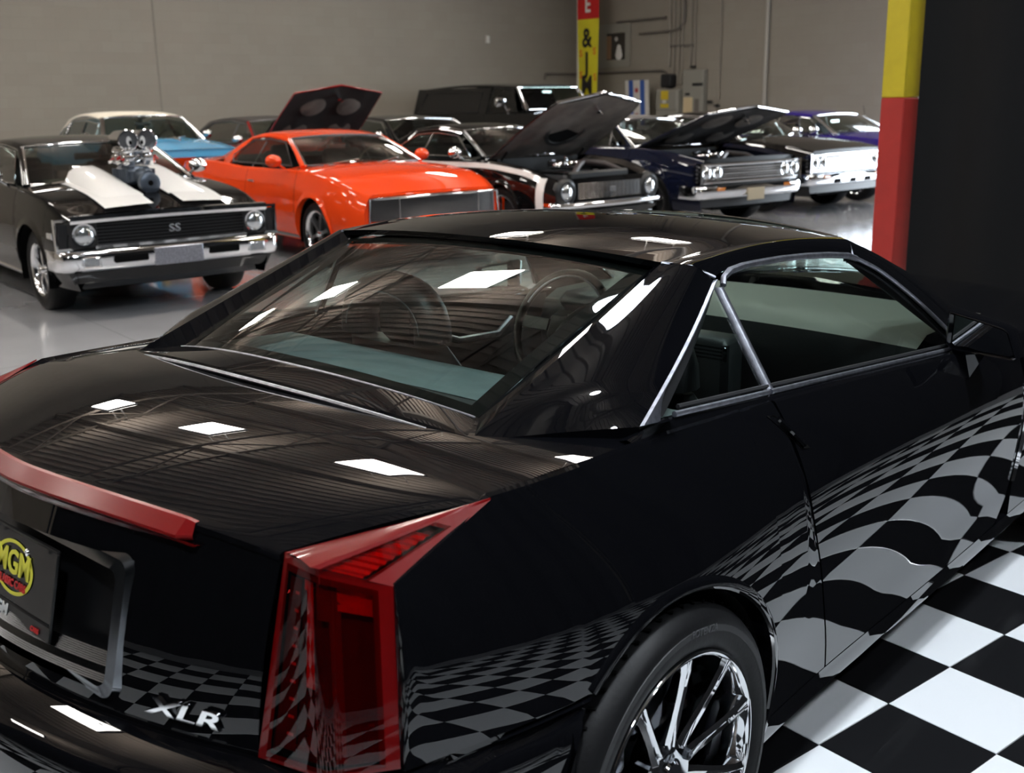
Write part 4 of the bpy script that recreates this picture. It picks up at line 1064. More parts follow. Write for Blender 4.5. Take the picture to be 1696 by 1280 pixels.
    both('window_trim', *tube([(a[0], a[1]-.006, a[2]) for a in V], .008, 6, closed=True), g.get('trim', 'chrome'), root, 60)
    for xd, xu, w in g.get('bars', ()):
        zlo = float(bz(xd))+.01; zhi = g.get('barz', zt-.03); both('window_bar', *tube([(xd, plane_y(xd, zlo)-.006, zlo), (xu, plane_y(xu, zhi)-.006, zhi)], w, 6), g.get('trim', 'chrome'), root, 60)
    # rear pillar between side glass and rear glass
    wl, wu = g['cp']; P = []
    for t in np.linspace(0, 1, 10):
        a = lerp(A3(wl, plane_y(wl, float(bz(wl))), float(bz(wl))), A3(wu, -(yr+.004), zr+pk*.2-.01), t**.9); b = lerp(A3(xl, -yl, zl-.02), A3(xr, -yr, zr), t)
        bow = g.get('cpbow', .02)*math.sin(pi*t)
        P.append([a+A3(.004, .02, 0), a, lerp(a, b, .33)+A3(-.2, -.6, .4)*(bow+.006), lerp(a, b, .7)+A3(-.2, -.3, .5)*(bow+.006), b, b+A3(.02, .03, -.01)])
    both('rear_pillar', *grid(P), roofm, root, 45)
    both('front_pillar', *tube([(xb+.02, -yb-.012, zb-.01), tuple(lerp((xb, -yb-.006, zb), (xt, -yt-.004, zt), .5)+A3(.01, 0, .008)), (xt, -yt-.004, zt)], [.026, .022, .02], 8), p.get('apil', body), root, 60)
    both('pillar_trim', *tube([(xb+.045, -yb+.012, zb+.005), (xt+.02, -yt+.018, zt+.004)], .013, 6), 'chrome', root, 60)
    def wsf(s, t): q = lerp(A3(xb+g.get('wsbow', .22)*(1-s*s), s*yb, zb), A3(xt+.07*(1-s*s), s*yt, zt+.028*(1-s*s)), t); return q+A3(.02, 0, .015)*math.sin(pi*t)
    mk('windshield', *grid([[wsf(s, t) for t in np.linspace(0, 1, 8)] for s in np.linspace(-1, 1, 20)]), g.get('wsglass', 'car_glass'), root, 80)
    mk('windshield_trim', *cat(tube([wsf(s, 0)+A3(0, 0, .004) for s in np.linspace(-1, 1, 20)], .011, 6), tube([wsf(s, 1)+A3(0, 0, .004) for s in np.linspace(-1, 1, 20)], .012, 6)), g.get('trim', 'chrome'), root, 60)
    mk('rear_glass', *grid([[lerp(A3(xl-.12*(1-s*s), s*yl, zl), A3(xr-.05*(1-s*s), s*yr, zr+.025*(1-s*s)), t) for t in np.linspace(0, 1, 6)] for s in np.linspace(-1, 1, 14)]), 'car_glass', root, 80)
    both('drip_rail', *tube([(xt+(xr-xt)*t, -(yt+(yr-yt)*t)-.008, zt+(zr-zt)*t+pk*math.sin(pi*t)-.022) for t in np.linspace(0, 1, 10)], .007, 6), g.get('rail', 'chrome'), root, 60)
    wp = g.get('wiper', True)
    if wp: mk('wiper', *cat(tube([wsf(-.75, 0)+A3(.02, 0, .01), wsf(-.2, .13)+A3(.025, 0, .012)], .008, 5), tube([wsf(.0, 0)+A3(.02, 0, .01), wsf(.55, .13)+A3(.025, 0, .012)], .008, 5)), 'chrome', root)
    # cabin
    cab = g.get('cabin', 'cabin_dark')
    mk('cabin_tub', *cat(box(((xb+xl)/2-.1, 0, .45), (abs(xl-xb)-.1, 1.4, .05)), box((xl+.35, 0, .70), (.05, 1.35, .5))), 'cabin_dark', root, 0)
    mk('dashboard', *bbox_((xb-.18, 0, zb-.10), (.3, yb*1.8, .16), .04), cab, root, 60)
    for s in (-.38, .38): mk('front_seat', *cat(bbox_((xb-.85, s, .52), (.5, .5, .2), .05), bbox_((xb-1.10, s, .84), (.16, .5, .52), .05, Matrix.Rotation(rad(-10), 3, 'Y')), bbox_((xb-1.16, s, 1.10), (.09, .26, .12), .03)), cab, root, 60)
    mk('rear_bench', *cat(bbox_((xl+.75, 0, .52), (.5, 1.2, .2), .05), bbox_((xl+.5, 0, .80), (.16, 1.2, .48), .05)), cab, root, 60)
    Ms = Matrix.Translation((xb-.42, .38, zb-.02)) @ Matrix.Rotation(rad(-68), 4, 'Y')
    mk('steering_wheel', *xf(cat(tube([(.19*cos(a), .19*sin(a), 0) for a in np.linspace(0, 2*pi, 26, endpoint=False)], .012, 6, closed=True), box((0, 0, 0), (.03, .36, .012)), tube([(0, 0, 0), (0, 0, -.25)], .02, 6)), Ms), g.get('wheelmat', 'engine_black'), root, 60)
    mk('inner_mirror', *bbox_((xt-.02, 0, zt-.09), (.02, .24, .06), .01), 'chrome', root)
    if p.get('mirror', True):
        mm = p.get('mirrormat', 'chrome')
        for s in (-1, 1):
            x = xb-.28; z = float(bz(x)); y = sy(x, z)
            V, F = cat(xf(lathe([(.0001, -.07), (.035, -.06), (.06, -.02), (.066, .02), (.05, .03), (.0001, .03)], 18, 'x'), Matrix.Translation((x+.04, s*(y+.10), z+.10)) @ Matrix.Diagonal((-1, 1.35, 1, 1))), tube([(x+.04, s*(y-.02), z+.01), (x+.04, s*(y+.06), z+.07)], .014, 6))
            mk('door_mirror', V, F, mm, root, 60)
    if p.get('handles'):
        for x in p['handles']: zz = float(bz(x))-.13; both('door_handle', *cat(bbox_((x, -(sy(x, zz)+.02), zz), (.14, .02, .025), .008), lathe([(.0001, .03), (.012, .02)], 10, 'y', (x-.02, -(sy(x, zz-.06)+.012), zz-.06))), 'chrome', root, 60)
    return root, sy, bz, top
def round_lamp_unit(root, x, y, z, r, ring='chrome'):
    e = empty('headlight', (x, y, z)); e.parent = root
    mk('lens', *lathe([(.0001, .035), (r*.5, .03), (r*.85, .012), (r*.93, 0)], 24, 'x'), 'headlight_glass', e, 60)
    mk('bezel', *lathe([(r*.9, -.02), (r*.92, .012), (r*1.06, .014), (r*1.1, -.03)], 24, 'x'), ring, e, 60)
def bumper(root, x, half, z0, z1, bow=.10, wrap=.25, mat='chrome', name='front_bumper', slots=()):
    P = []
    for s in np.linspace(-1.06, 1.06, 45):
        a = min(1, abs(s)); y = math.copysign(half*min(1, abs(s)), s); xx = x+bow*(1-a*a)-(.05*max(0, (a-.9)/.1)**2)
        if abs(s) > 1: xx = x-.05-(abs(s)-1)/.06*wrap
        h = z1-z0; P.append([(xx-.04, y*.995, z1+.0), (xx-.012, y, z1+.004), (xx+.012, y, z1-.012), (xx+.018, y, z1-h*.35), (xx+.012, y, z0+h*.3), (xx-.01, y*.99, z0+.01), (xx-.05, y*.97, z0)])
    return mk(name, *grid(P), mat, root, 50)

BELT = [(-4.2, .92), (-3.6, .95), (-2.2, .965), (-1.2, .965), (-.4, .955), (.3, .90), (.80, .80)]
PLAN = [(-4.2, .80), (-3.6, .885), (-2.4, .92), (-1.2, .915), (0, .92), (.5, .90), (.84, .85)]
GH = dict(wsb=(-.50, .72, .975), wst=(-1.05, .58, 1.265), rt=(-2.25, .57, 1.265), bl=(-2.95, .62, .99), peak=.045, cp=(-2.30, -2.10),
          win=[(-.68, .985), (-1.10, 1.235), (-1.6, 1.268), (-2.05, 1.248), (-2.30, 1.08), (-2.22, .985)], bars=((-1.72, -1.68, .009),))
# --- black hot rod with white hood stripes and a blower
nova, sy, bz, top = classic('hot_rod_coupe', 'black coupe with white hood stripes and chrome blower through the hood', (2.05, 7.19), -99.5,
    dict(wb=2.82, fo=.80, ro=1.0, paint='paint_black', belt=BELT, plan=[(x, y*.965) for x, y in PLAN], gh=GH, track=.83, wd=.20, wdr=.30, r=.33, rim=.215, nosebow=.03, doors=(-.42, -1.75), handles=(-1.58,), crown=.04, spokes=5, hoodpaint='paint_black'))
zc = lambda x, s: top(x, s, .04)
def stripe(y0, y1, x0=-.30, x1=.74, dz=.004):
    P = []
    for x in np.linspace(x0, x1, 16):
        hw = sy(x, float(bz(x)))-.03; P.append([(x+.03*(1-(y/hw)**2)*max(0, (x+.34)/1.13)**3, y, top(x, y/hw, .04)[2]+dz) for y in np.linspace(y0, y1, 6)])
    return grid(P)
mk('hood_stripe', *stripe(-.50, -.12), 'paint_white', nova, 60); mk('hood_stripe', *stripe(.12, .50), 'paint_white', nova, 60)
def scoop(y0, y1):
    P = []
    for x in np.linspace(-.36, .52, 14):
        k = max(0, 1-((x+.36)/.88)**1.5); row = []
        for t, h in ((0, 0), (.12, .7), (.3, 1), (.7, 1), (.88, .7), (1, 0)):
            y = y0+(y1-y0)*t; hw = sy(x, float(bz(x)))-.03; row.append((x, y, top(x, y/hw, .04)[2]+.003+h*k*.115))
        P.append(row)
    b = P[0]; P.insert(0, [(q[0]+.01, q[1], top(-.36, 0, .0)[2]) for q in b]); return grid(P)
mk('hood_cowl', *scoop(-.44, -.10), 'paint_white', nova, 50); mk('hood_cowl', *scoop(.10, .44), 'paint_white', nova, 50)
mk('grille_header', *grid([[(.835+.03*(1-s*s)+d, s*.80, z+.012*(1-s*s)-.006) for d, z in ((-.05, .822), (.012, .818), (.018, .785), (.0, .760))] for s in np.linspace(-1, 1, 21)]), 'chrome', nova)
mk('grille', *grid([[(.80+.03*(1-s*s), s*.60, z) for z in (.585, .765)] for s in np.linspace(-1, 1, 15)]), 'grille_black', nova)
for k in range(7): mk('grille_bar', *tube([(.806+.03*(1-s*s), s*.60, .60+.025*k) for s in np.linspace(-1, 1, 11)], .0035, 4), 'gap_black', nova)
mk('grille_sill', *grid([[(.80+.03*(1-s*s)+d, s*.62, z) for d, z in ((0, .585), (.018, .58), (.018, .556), (.0, .55))] for s in np.linspace(-1, 1, 15)]), 'chrome', nova)
text_obj('lettering', 'SS', .085, 'chrome', nova, frameM((.842, 0, .67), (0, 1, 0), (0, 0, 1)), .006, True, sx=1.25)
for s in (-1, 1):
    mk('lamp_bezel', *cat(bbox_((.795, s*.70, .665), (.03, .22, .22), .02)), 'grille_black', nova); round_lamp_unit(nova, .808, s*.70, .665, .085)
    mk('corner_lamp', *bbox_((.775, s*.845, .665), (.03, .10, .20), .015), 'grille_black', nova)
    mk('corner_trim', *cat(box((.775, s*.90, .675), (.045, .014, .24)), box((.785, s*.86, .785), (.04, .09, .02)), box((.785, s*.85, .56), (.04, .12, .03))), 'chrome', nova, 0)
    mk('side_marker', *bbox_((.62, s*.895, .66), (.13, .012, .05), .004), 'chrome', nova)
bm = bumper(nova, .82, .92, .385, .55, .06, .22)
for y, w, z in ((-.38, .27, .475), (.38, .27, .475)): mk('bumper_slot', *bbox_((.884, y, z), (.03, w, .062), .01), 'gap_black', bm)
for y in (-.68, .68): mk('parking_lamp', *bbox_((.864, y, .465), (.03, .13, .075), .01), 'headlight_glass', bm); mk('parking_ring', *tube([(.881, y+a, .465+b) for a, b in ((-.066, -.038), (.066, -.038), (.066, .038), (-.066, .038))], .005, 5, closed=True), 'chrome', bm)
mk('plate_mount', *bbox_((.888, 0, .465), (.02, .40, .14), .006), 'satin_chrome', bm)
mk('valance', *grid([[(.80+.05*(1-s*s), s*.84, .385), (.78+.04*(1-s*s), s*.80, .30), (.70, s*.74, .24)] for s in np.linspace(-1, 1, 13)]), 'paint_black', nova)
bl_ = empty('blower', (.10, 0, .955)); bl_.parent = nova; bl_.scale = (.74, .74, .74)
mk('blower_case', *cat(bbox_((-.05, 0, .13), (.46, .30, .20), .05), *[tube([(-.26+.07*k, -.155, .06), (-.26+.07*k, -.155, .20)], .014, 6) for k in range(7)], *[tube([(-.26+.07*k, .155, .06), (-.26+.07*k, .155, .20)], .014, 6) for k in range(7)]), 'blower_blue', bl_, 60)
mk('blower_snout', *lathe([(.09, .17), (.085, .22), (.07, .26), (.075, .40), (.0001, .40)], 20, 'x', (0, 0, .12)), 'blower_blue', bl_, 60)
mk('drive_pulley', *lathe([(.03, .44), (.10, .44), (.115, .43), (.115, .36), (.10, .35), (.03, .35)], 30, 'x', (0, 0, .06)), 'blower_blue', bl_, 40)
mk('pulley_hole', *lathe([(.0001, .437), (.034, .437)], 16, 'x', (0, 0, .06)), 'gap_black', bl_)
mk('drive_belt', *tube([(.39, .10*cos(a), .06-.10*max(0, -sin(a))*1.9+.10*max(0, sin(a))) for a in np.linspace(0, 2*pi, 24, endpoint=False)], .016, 6, closed=True), 'rubber_trim', bl_, 60)
for y in (-.11, .11):
    for x in (-.16, .10): mk('carburettor', *cat(bbox_((x, y, .30), (.16, .13, .12), .02), tube([(x-.06, y-.09, .27), (x+.06, y-.09, .29)], .018, 6), tube([(x, y, .34), (x, y, .40)], .055, 12)), 'chrome', bl_, 60)
for k in range(10): mk('fuel_fitting', *tube([(-.22+.05*k, -.20*(1 if k % 2 else -1), .27+.02*(k % 3)), (-.19+.05*k, -.16*(1 if k % 2 else -1), .30+.02*(k % 3))], .016, 7), 'anodised_red' if k % 3 else 'chrome', bl_, 60)
mk('scoop_base', *bbox_((-.03, 0, .40), (.40, .34, .08), .03), 'chrome', bl_, 60)
for y in (-.105, .105):
    mk('scoop_barrel', *xf(lathe([(.02, -.30), (.07, -.27), (.10, -.15), (.108, .14), (.115, .17), (.108, .175), (.098, .13), (.07, -.05)], 26, 'x'), Matrix.Translation((.0, y, .52))), 'chrome', bl_, 60)
    mk('scoop_plate', *lathe([(.0001, .10), (.10, .10)], 24, 'x', (0, y, .52)), 'engine_grey', bl_)
    mk('eye_white', *xf(lathe([(.0001, .112), (.04, .112)], 20, 'x'), Matrix.Translation((0, y*.74, .505)) @ Matrix.Diagonal((1, .75, 1.35, 1))), 'paint_white', bl_)
    mk('eye_pupil', *xf(lathe([(.0001, .118), (.020, .118)], 16, 'x'), Matrix.Translation((0, y*.62, .490)) @ Matrix.Diagonal((1, .8, 1.3, 1))), 'gap_black', bl_)
# --- orange coupe
GH2 = dict(GH, wst=(-1.05, .58, 1.235), rt=(-2.05, .56, 1.235), bl=(-2.85, .62, .985), cp=(-2.22, -1.98), trim='engine_grey', rail='paint_orange', glass='car_glass', cabin='cabin_dark', wheelmat='cabin_tan',
           win=[(-.66, .975), (-1.08, 1.205), (-1.5, 1.235), (-1.90, 1.215), (-2.20, 1.05), (-2.14, .975)], bars=((-1.62, -1.56, .008),), cpbow=.035)
B2 = [(-3.9, .90), (-3.2, .945), (-2.5, .965), (-1.8, .925), (-1.2, .925), (-.4, .935), (.3, .885), (.86, .735)]
P2 = [(-3.9, .74), (-3.4, .86), (-2.75, .93), (-1.9, .885), (-1.2, .885), (-.3, .92), (.2, .925), (.6, .89), (.90, .80)]
cam68, sy, bz, top = classic('muscle_coupe', 'bright orange coupe with black full-width grille and open side window', (4.95, 7.79), -100.2,
    dict(wb=2.746, fo=.86, ro=.90, paint='paint_orange', belt=B2, plan=P2, gh=GH2, track=.87, wd=.22, r=.325, rim=.235, nosebow=.10, doors=(-.38, -1.62), handles=(-1.45,), crown=.05, nosedrop=.02, mirrormat='paint_orange', sillmat='engine_grey', wheel='grey', apil='paint_orange', nosemat='paint_orange', flare=.018, spokes=6))
gx = lambda s: .885+.095*(1-s*s)
gr = mk('grille', *grid([[(gx(s)-.03, s*.74, z) for z in (.50, .72)] for s in np.linspace(-1, 1, 21)]), 'grille_black', cam68)
mk('grille_frame', *tube([(gx(s)-.004, s*.76, .726-.012*abs(s)) for s in np.linspace(-1, 1, 21)]+[(gx(s)-.004, s*.77, .49) for s in np.linspace(1, -1, 21)], .011, 6, closed=True), 'chrome', gr, 60)
for k in range(13): mk('grille_bar', *tube([(gx(s)-.016, s*.74, .512+.0165*k) for s in np.linspace(-1, 1, 15)], .0030, 4), 'engine_grey', gr)
for y in (-.47, .47): mk('lamp_door_edge', *box((gx(.5)-.008, y, .61), (.012, .012, .21)), 'chrome', gr, 0)
mk('hood_ornament', *bbox_((-.22, -.12, .99), (.05, .10, .012), .004), 'chrome', cam68)
bumper(cam68, .93, .82, .36, .46, .08, .1); mk('valance', *grid([[(.90+.08*(1-s*s), s*.80, .38), (.80+.06*(1-s*s), s*.74, .24)] for s in np.linspace(-1, 1, 11)]), 'paint_orange', cam68)
# --- black coupe, white stripe over fender, hood up
GH3 = dict(GH2, trim='chrome', rail='chrome', bars=((-1.66, -1.60, .009),), wst=(-1.05, .58, 1.255), rt=(-2.05, .56, 1.25), wsglass='car_glass_clear')
cam69, sy, bz, top = classic('muscle_coupe', 'black coupe with white fender stripe, single headlights and raised hood', (7.28, 7.78), -97.2,
    dict(wb=2.746, fo=.84, ro=1.0, paint='paint_black', belt=B2, plan=[(x, y+.012) for x, y in P2], gh=GH3, track=.88, wd=.23, r=.33, rim=.24, nosebow=.06, doors=(-.38, -1.62), crown=.05, open=40, scoop=True, lining='underhood_grey', hoodedge='paint_black', hoodlip=True, flare=.018, spokes=5, nosemat='paint_black'))
P = []
for x in np.linspace(-1.9, .62, 30): zt_ = float(bz(x))-.015; P.append([(x, -(sy(x, zt_-.0)+.003), zt_), (x, -(sy(x, zt_-.05)+.003), zt_-.055)])
both('fender_stripe', *grid(P), 'paint_white', cam69); both('fender_stripe', *grid([[(x, -(sy(x, z)+.004), z) for x in np.linspace(.60, .70, 4)] for z in np.linspace(.36, float(bz(.65))-.015, 10)]), 'paint_white', cam69)
gx = lambda s: .84+.06*(1-s*s)
gr = mk('grille', *grid([[(gx(s*.6)-.03, s*.50, z) for z in (.545, .715)] for s in np.linspace(-1, 1, 15)]), 'grille_black', cam69)
for k in range(8): mk('grille_bar', *tube([(gx(s*.6)-.012, s*.50, .55+.023*k) for s in np.linspace(-1, 1, 13)], .0033, 4), 'chrome', gr)
for k in range(15): mk('grille_rod', *tube([(gx(.6*(-1+k/7))-.014, .5*(-1+k/7), .55), (gx(.6*(-1+k/7))-.014, .5*(-1+k/7), .712)], .0035, 4), 'engine_grey', gr)
mk('grille_emblem', *cat(bbox_((.90, 0, .635), (.012, .10, .055), .004)), 'engine_grey', gr); text_obj('lettering', 'SS', .045, 'chrome', gr, frameM((.908, 0, .635), (0, 1, 0), (0, 0, 1)), .004, True)
for s in (-1, 1):
    mk('lamp_bezel', *lathe([(.10, -.02), (.11, .02), (.15, .0), (.16, -.05)], 24, 'x', (.845, s*.67, .63)), 'grille_black', cam69, 60); round_lamp_unit(cam69, .852, s*.67, .63, .09, 'engine_grey')
bumper(cam69, .86, .88, .44, .515, .09, .16)
mk('valance', *grid([[(.85+.05*(1-s*s), s*.80, .42), (.78+.04*(1-s*s), s*.76, .28)] for s in np.linspace(-1, 1, 11)]), 'paint_black', cam69)
# --- the two mid-size hardtops with stacked chrome front ends
BC = [(-4.2, .90), (-3.6, .95), (-2.6, .985), (-1.8, .965), (-.4, .985), (.3, .945), (.86, .86)]
PC = [(-4.2, .82), (-3.6, .90), (-2.6, .945), (-1.2, .94), (0, .945), (.6, .92), (.90, .90)]
GHC = dict(wsb=(-.52, .75, 1.0), wst=(-1.08, .60, 1.31), rt=(-2.35, .58, 1.30), bl=(-3.05, .64, 1.0), peak=.05, cp=(-2.40, -2.25), wsglass='car_glass_clear', cabin='cabin_tan',
           win=[(-.70, 1.01), (-1.14, 1.275), (-1.7, 1.31), (-2.2, 1.28), (-2.40, 1.10), (-2.3, 1.01)], bars=((-1.78, -1.74, .009), (-.88, -1.0, .008)))
def chevelle(label, uv, yaw, body, roofm, opn, plate=True):
    root, sy, bz, top = classic('hardtop_coupe', label, uv, yaw, dict(wb=2.92, fo=.86, ro=1.12, W=.945, paint=body, roof=roofm, belt=BC, plan=PC, gh=GHC, track=.87, wd=.23, r=.345, rim=.22, nosebow=.03, doors=(-.4, -1.8), crown=.05, open=opn, lining='underhood', hoodlip=True, sill=.26, nosemat='grille_black', spokes=5, mirror=opn is None))
    gr = mk('grille', *grid([[(.845+.02*(1-s*s), s*.50, z) for z in (.60, .80)] for s in np.linspace(-1, 1, 9)]), 'grille_black', root)
    for z, r in ((.815, .020), (.765, .010), (.735, .008), (.705, .010), (.675, .008), (.645, .010), (.605, .020)): mk('grille_bar', *tube([(.872+.02*(1-s*s), s*.86, z) for s in np.linspace(-1, 1, 11)], r, 6), 'chrome', gr, 60)
    for s in (-1, 1):
        for y in (.80, .615): round_lamp_unit(root, .885, s*y, .715, .082)
        mk('lamp_housing', *cat(bbox_((.83, s*.71, .71), (.06, .42, .23), .02)), 'engine_grey', root); mk('fender_cap', *cat(box((.86, s*.905, .71), (.08, .022, .25)), *[box((.82, s*.918, .64+.05*k), (.10, .012, .022)) for k in range(4)]), 'chrome', root, 0)
    b = bumper(root, .90, .945, .40, .56, .04, .3)
    mk('bumper_gap', *bbox_((.935, 0, .535), (.03, 1.30, .05), .008), 'gap_black', b)
    for s in (-1, 1): mk('parking_lamp', *bbox_((.938, s*.60, .525), (.03, .14, .05), .01), 'lamp_amber', b)
    if plate: mk('licence_plate', *bbox_((.962, 0, .44), (.012, .31, .15), .004), 'plate_tan', b)
    else:
        for y in (-.36, .0, .36): mk('bumper_slot', *bbox_((.945, y, .46), (.03, .14, .06), .008), 'gap_black', b)
    return root
chevelle('dark navy hardtop with silver roof, quad headlights, licence plate and raised hood', (9.71, 7.74), -102.0, 'paint_navy', 'paint_silver', 25)
c2 = chevelle('black hardtop with quad headlights and closed hood, without a licence plate', (12.22, 8.1), -99.3, 'paint_black', 'paint_black', None, False)
# --- purple coupe beside it
GHP = dict(GHC, cabin='cabin_dark', win=[(-.70, 1.01), (-1.10, 1.25), (-1.7, 1.29), (-2.2, 1.26), (-2.40, 1.10), (-2.3, 1.01)], wst=(-1.06, .60, 1.285), rt=(-2.3, .57, 1.28), rail='paint_purple', bars=((-1.76, -1.72, .008),))
pc, sy, bz, top = classic('sport_coupe', 'purple coupe with chrome windshield pillars and a thin aerial', (14.58, 8.12), -100.5,
    dict(wb=2.82, fo=.84, ro=1.05, paint='paint_purple', belt=BC, plan=PC, gh=GHP, track=.88, wd=.23, r=.33, rim=.225, doors=(-.4, -1.75), apil='chrome', spokes=5))
bumper(pc, .86, .92, .40, .56, .06, .25); mk('grille', *cat(*[box((.85, 0, .60+.04*k), (.03, 1.2, .018)) for k in range(5)]), 'chrome', pc, 0)
for s in (-1, 1):
    for y in (.78, .60): round_lamp_unit(pc, .86, s*y, .70, .08)
mk('aerial', *tube([(.1, -.74, .96), (-.02, -.75, 1.45)], .006, 5), 'chrome', pc)
# --- light blue sedan with cream roof (second row)
BB = [(-4.3, .98), (-3.6, 1.02), (-2.4, 1.07), (-1.2, 1.08), (-.4, 1.08), (.2, 1.04), (.80, .98)]
PB = [(-4.3, .80), (-3.6, .87), (-2.4, .90), (-1.2, .90), (0, .91), (.6, .90), (.90, .84)]
GHB = dict(wsb=(-.42, .76, 1.10), wst=(-.86, .62, 1.44), rt=(-2.75, .58, 1.40), bl=(-3.25, .66, 1.10), peak=.075, cp=(-2.95, -2.55), wsbow=.34, cabin='cabin_dark',
           win=[(-.62, 1.10), (-.90, 1.36), (-1.6, 1.405), (-2.3, 1.385), (-2.70, 1.27), (-2.86, 1.14), (-2.82, 1.10)], bars=((-1.55, -1.55, .016), (-2.45, -2.40, .010), (-.80, -.88, .010)), barz=1.38)
ba, sy, bz, top = classic('vintage_sedan', 'light blue vintage sedan with cream roof and chrome hood ornament', (4.95, 13.98), -101.2,
    dict(wb=2.92, fo=.85, ro=1.2, W=.91, paint='paint_blue', roof='paint_cream', belt=BB, plan=PB, gh=GHB, track=.84, wd=.2, r=.35, rim=.2, crown=.06, peakline=.0, doors=(-.4, -1.5, -2.5), sill=.27, apil='chrome'))
mk('hood_ornament', *cat(tube([(.15, 0, 1.14), (.45, 0, 1.15), (.62, 0, 1.13)], [.012, .03, .008], 8), tube([(.30, -.10, 1.15), (.42, 0, 1.15), (.30, .10, 1.15)], .010, 6)), 'chrome', ba, 60)
bumper(ba, .90, .92, .42, .60, .08, .3); mk('grille', *grid([[(.87+.03*(1-s*s), s*.55, z) for z in (.62, .90)] for s in np.linspace(-1, 1, 9)]), 'chrome', ba)
for s in (-1, 1): round_lamp_unit(ba, .88, s*.72, .86, .10)
# --- dark red hardtop with dark roof, hood up (second row)
GHR = dict(GHC, wsb=(-.55, .80, 1.02), wst=(-1.12, .64, 1.345), rt=(-2.75, .60, 1.33), bl=(-3.5, .68, 1.02), cp=(-3.0, -2.55), cpbow=.03, win=[(-.74, 1.03), (-1.18, 1.315), (-1.8, 1.355), (-2.45, 1.325), (-2.85, 1.18), (-2.9, 1.03)], bars=((-1.45, -1.42, .012),), trim='engine_grey')
rc, sy, bz, top = classic('hardtop_sedan', 'dark red hardtop with black roof and raised red-edged hood, behind the orange coupe', (7.02, 13.05), -100.3,
    dict(wb=3.02, fo=.90, ro=1.35, W=.96, paint='paint_red', roof='vinyl_dark', belt=[(x, z+.02) for x, z in BC], plan=PC, gh=GHR, track=.85, r=.34, rim=.2, open=40, lining='underhood', hoodedge='paint_red', doors=(-.4, -1.6), crown=.05, sill=.26, nosebow=.10))
bumper(rc, .92, .95, .42, .58, .06, .3)
# --- black hardtop (second row)
GH5 = dict(GHC, wsb=(-.55, .88, 1.0), wst=(-1.12, .71, 1.305), rt=(-2.6, .68, 1.29), bl=(-3.4, .74, 1.0), cp=(-2.6, -2.4), win=[(-.74, 1.01), (-1.18, 1.275), (-1.8, 1.31), (-2.35, 1.285), (-2.6, 1.12), (-2.55, 1.01)], bars=((-1.85, -1.82, .01),), cabin='cabin_dark')
c5, sy, bz, top = classic('hardtop_coupe', 'wide black hardtop behind the orange coupe and black striped coupe', (9.62, 13.1), -100.4,
    dict(wb=3.02, fo=.90, ro=1.35, W=1.0, paint='paint_black', belt=BC, plan=[(x, y+.06) for x, y in PC], gh=GH5, track=.92, r=.35, rim=.2, doors=(-.4, -1.9), sill=.26))
bumper(c5, .92, 1.0, .42, .58, .06, .3)
# --- tall black wagon (second row)
BS = [(-4.9, 1.30), (-3.8, 1.34), (-1.5, 1.36), (-.4, 1.36), (.3, 1.32), (.80, 1.26)]
PS = [(-4.9, .96), (-3.8, 1.0), (-1.5, 1.0), (0, 1.0), (.6, .99), (.9, .95)]
GHS = dict(wsb=(-.42, .86, 1.42), wst=(-.80, .76, 1.86), rt=(-4.15, .74, 1.86), bl=(-4.55, .84, 1.36), peak=.06, cp=(-4.40, -4.10), cpbow=.02, wsbow=.14, rail='paint_black', cabin='cabin_dark', trim='engine_black', wiper=False,
           win=[(-.62, 1.39), (-.86, 1.82), (-1.55, 1.865), (-1.62, 1.38)])
sb, sy, bz, top = classic('panel_wagon', 'tall black wagon with chrome door mirrors, parked before the block wall', (13.30, 14.35), -101.8,
    dict(wb=3.29, fo=.85, ro=1.2, W=1.0, paint='paint_black', belt=BS, plan=PS, gh=GHS, track=.93, wd=.25, r=.40, rim=.2, sill=.50, lean=.05, crown=.05, mirror=False, doors=(-.45, -1.65), apil='paint_black'))
both('side_panel', *grid([[(x, -(lerp(.95, .775, t))+.0, lerp(1.33, 1.87, t)) for t in np.linspace(0, 1, 6)] for x in np.linspace(-4.40, -1.62, 8)]), 'paint_black', sb, 40)
both('panel_seam', *tube([(x, -(lerp(.955, .78, t)), lerp(1.33, 1.87, t)) for x, t in ((-1.9, .1), (-1.9, .85), (-4.0, .85), (-4.2, .1))], .010, 5, closed=True), 'grille_black', sb)
mk('windshield_surround', *tube([(-.40+.10, -.84, 1.43), (-.78, -.745, 1.85), (-.76, .745, 1.85), (-.30, .84, 1.43)], .016, 6, closed=True), 'chrome', sb, 60)
for s in (-1, 1):
    mk('door_mirror', *cat(bbox_((-.75, s*1.20, 1.58), (.10, .24, .17), .03), tube([(-.72, s*1.02, 1.36), (-.74, s*1.10, 1.52), (-.75, s*1.15, 1.58)], .018, 6), tube([(-.72, s*1.0, 1.44), (-.74, s*1.06, 1.40)], .03, 6)), 'chrome', sb, 60)
    round_lamp_unit(sb, .86, s*.74, 1.02, .09)
bumper(sb, .92, .98, .58, .76, .05, .25)

# --- black hardtop almost hidden by the hot rod
c6, sy, bz, top = classic('hardtop_coupe', 'black hardtop almost hidden behind the black hot rod with the blower', (1.86, 12.55), -100.2,
    dict(wb=2.92, fo=.86, ro=1.12, W=.945, paint='paint_black', belt=BC, plan=PC, gh=GHC, track=.87, r=.345, rim=.2, doors=(-.4, -1.8), sill=.26))
bumper(c6, .90, .945, .40, .56, .04, .3)
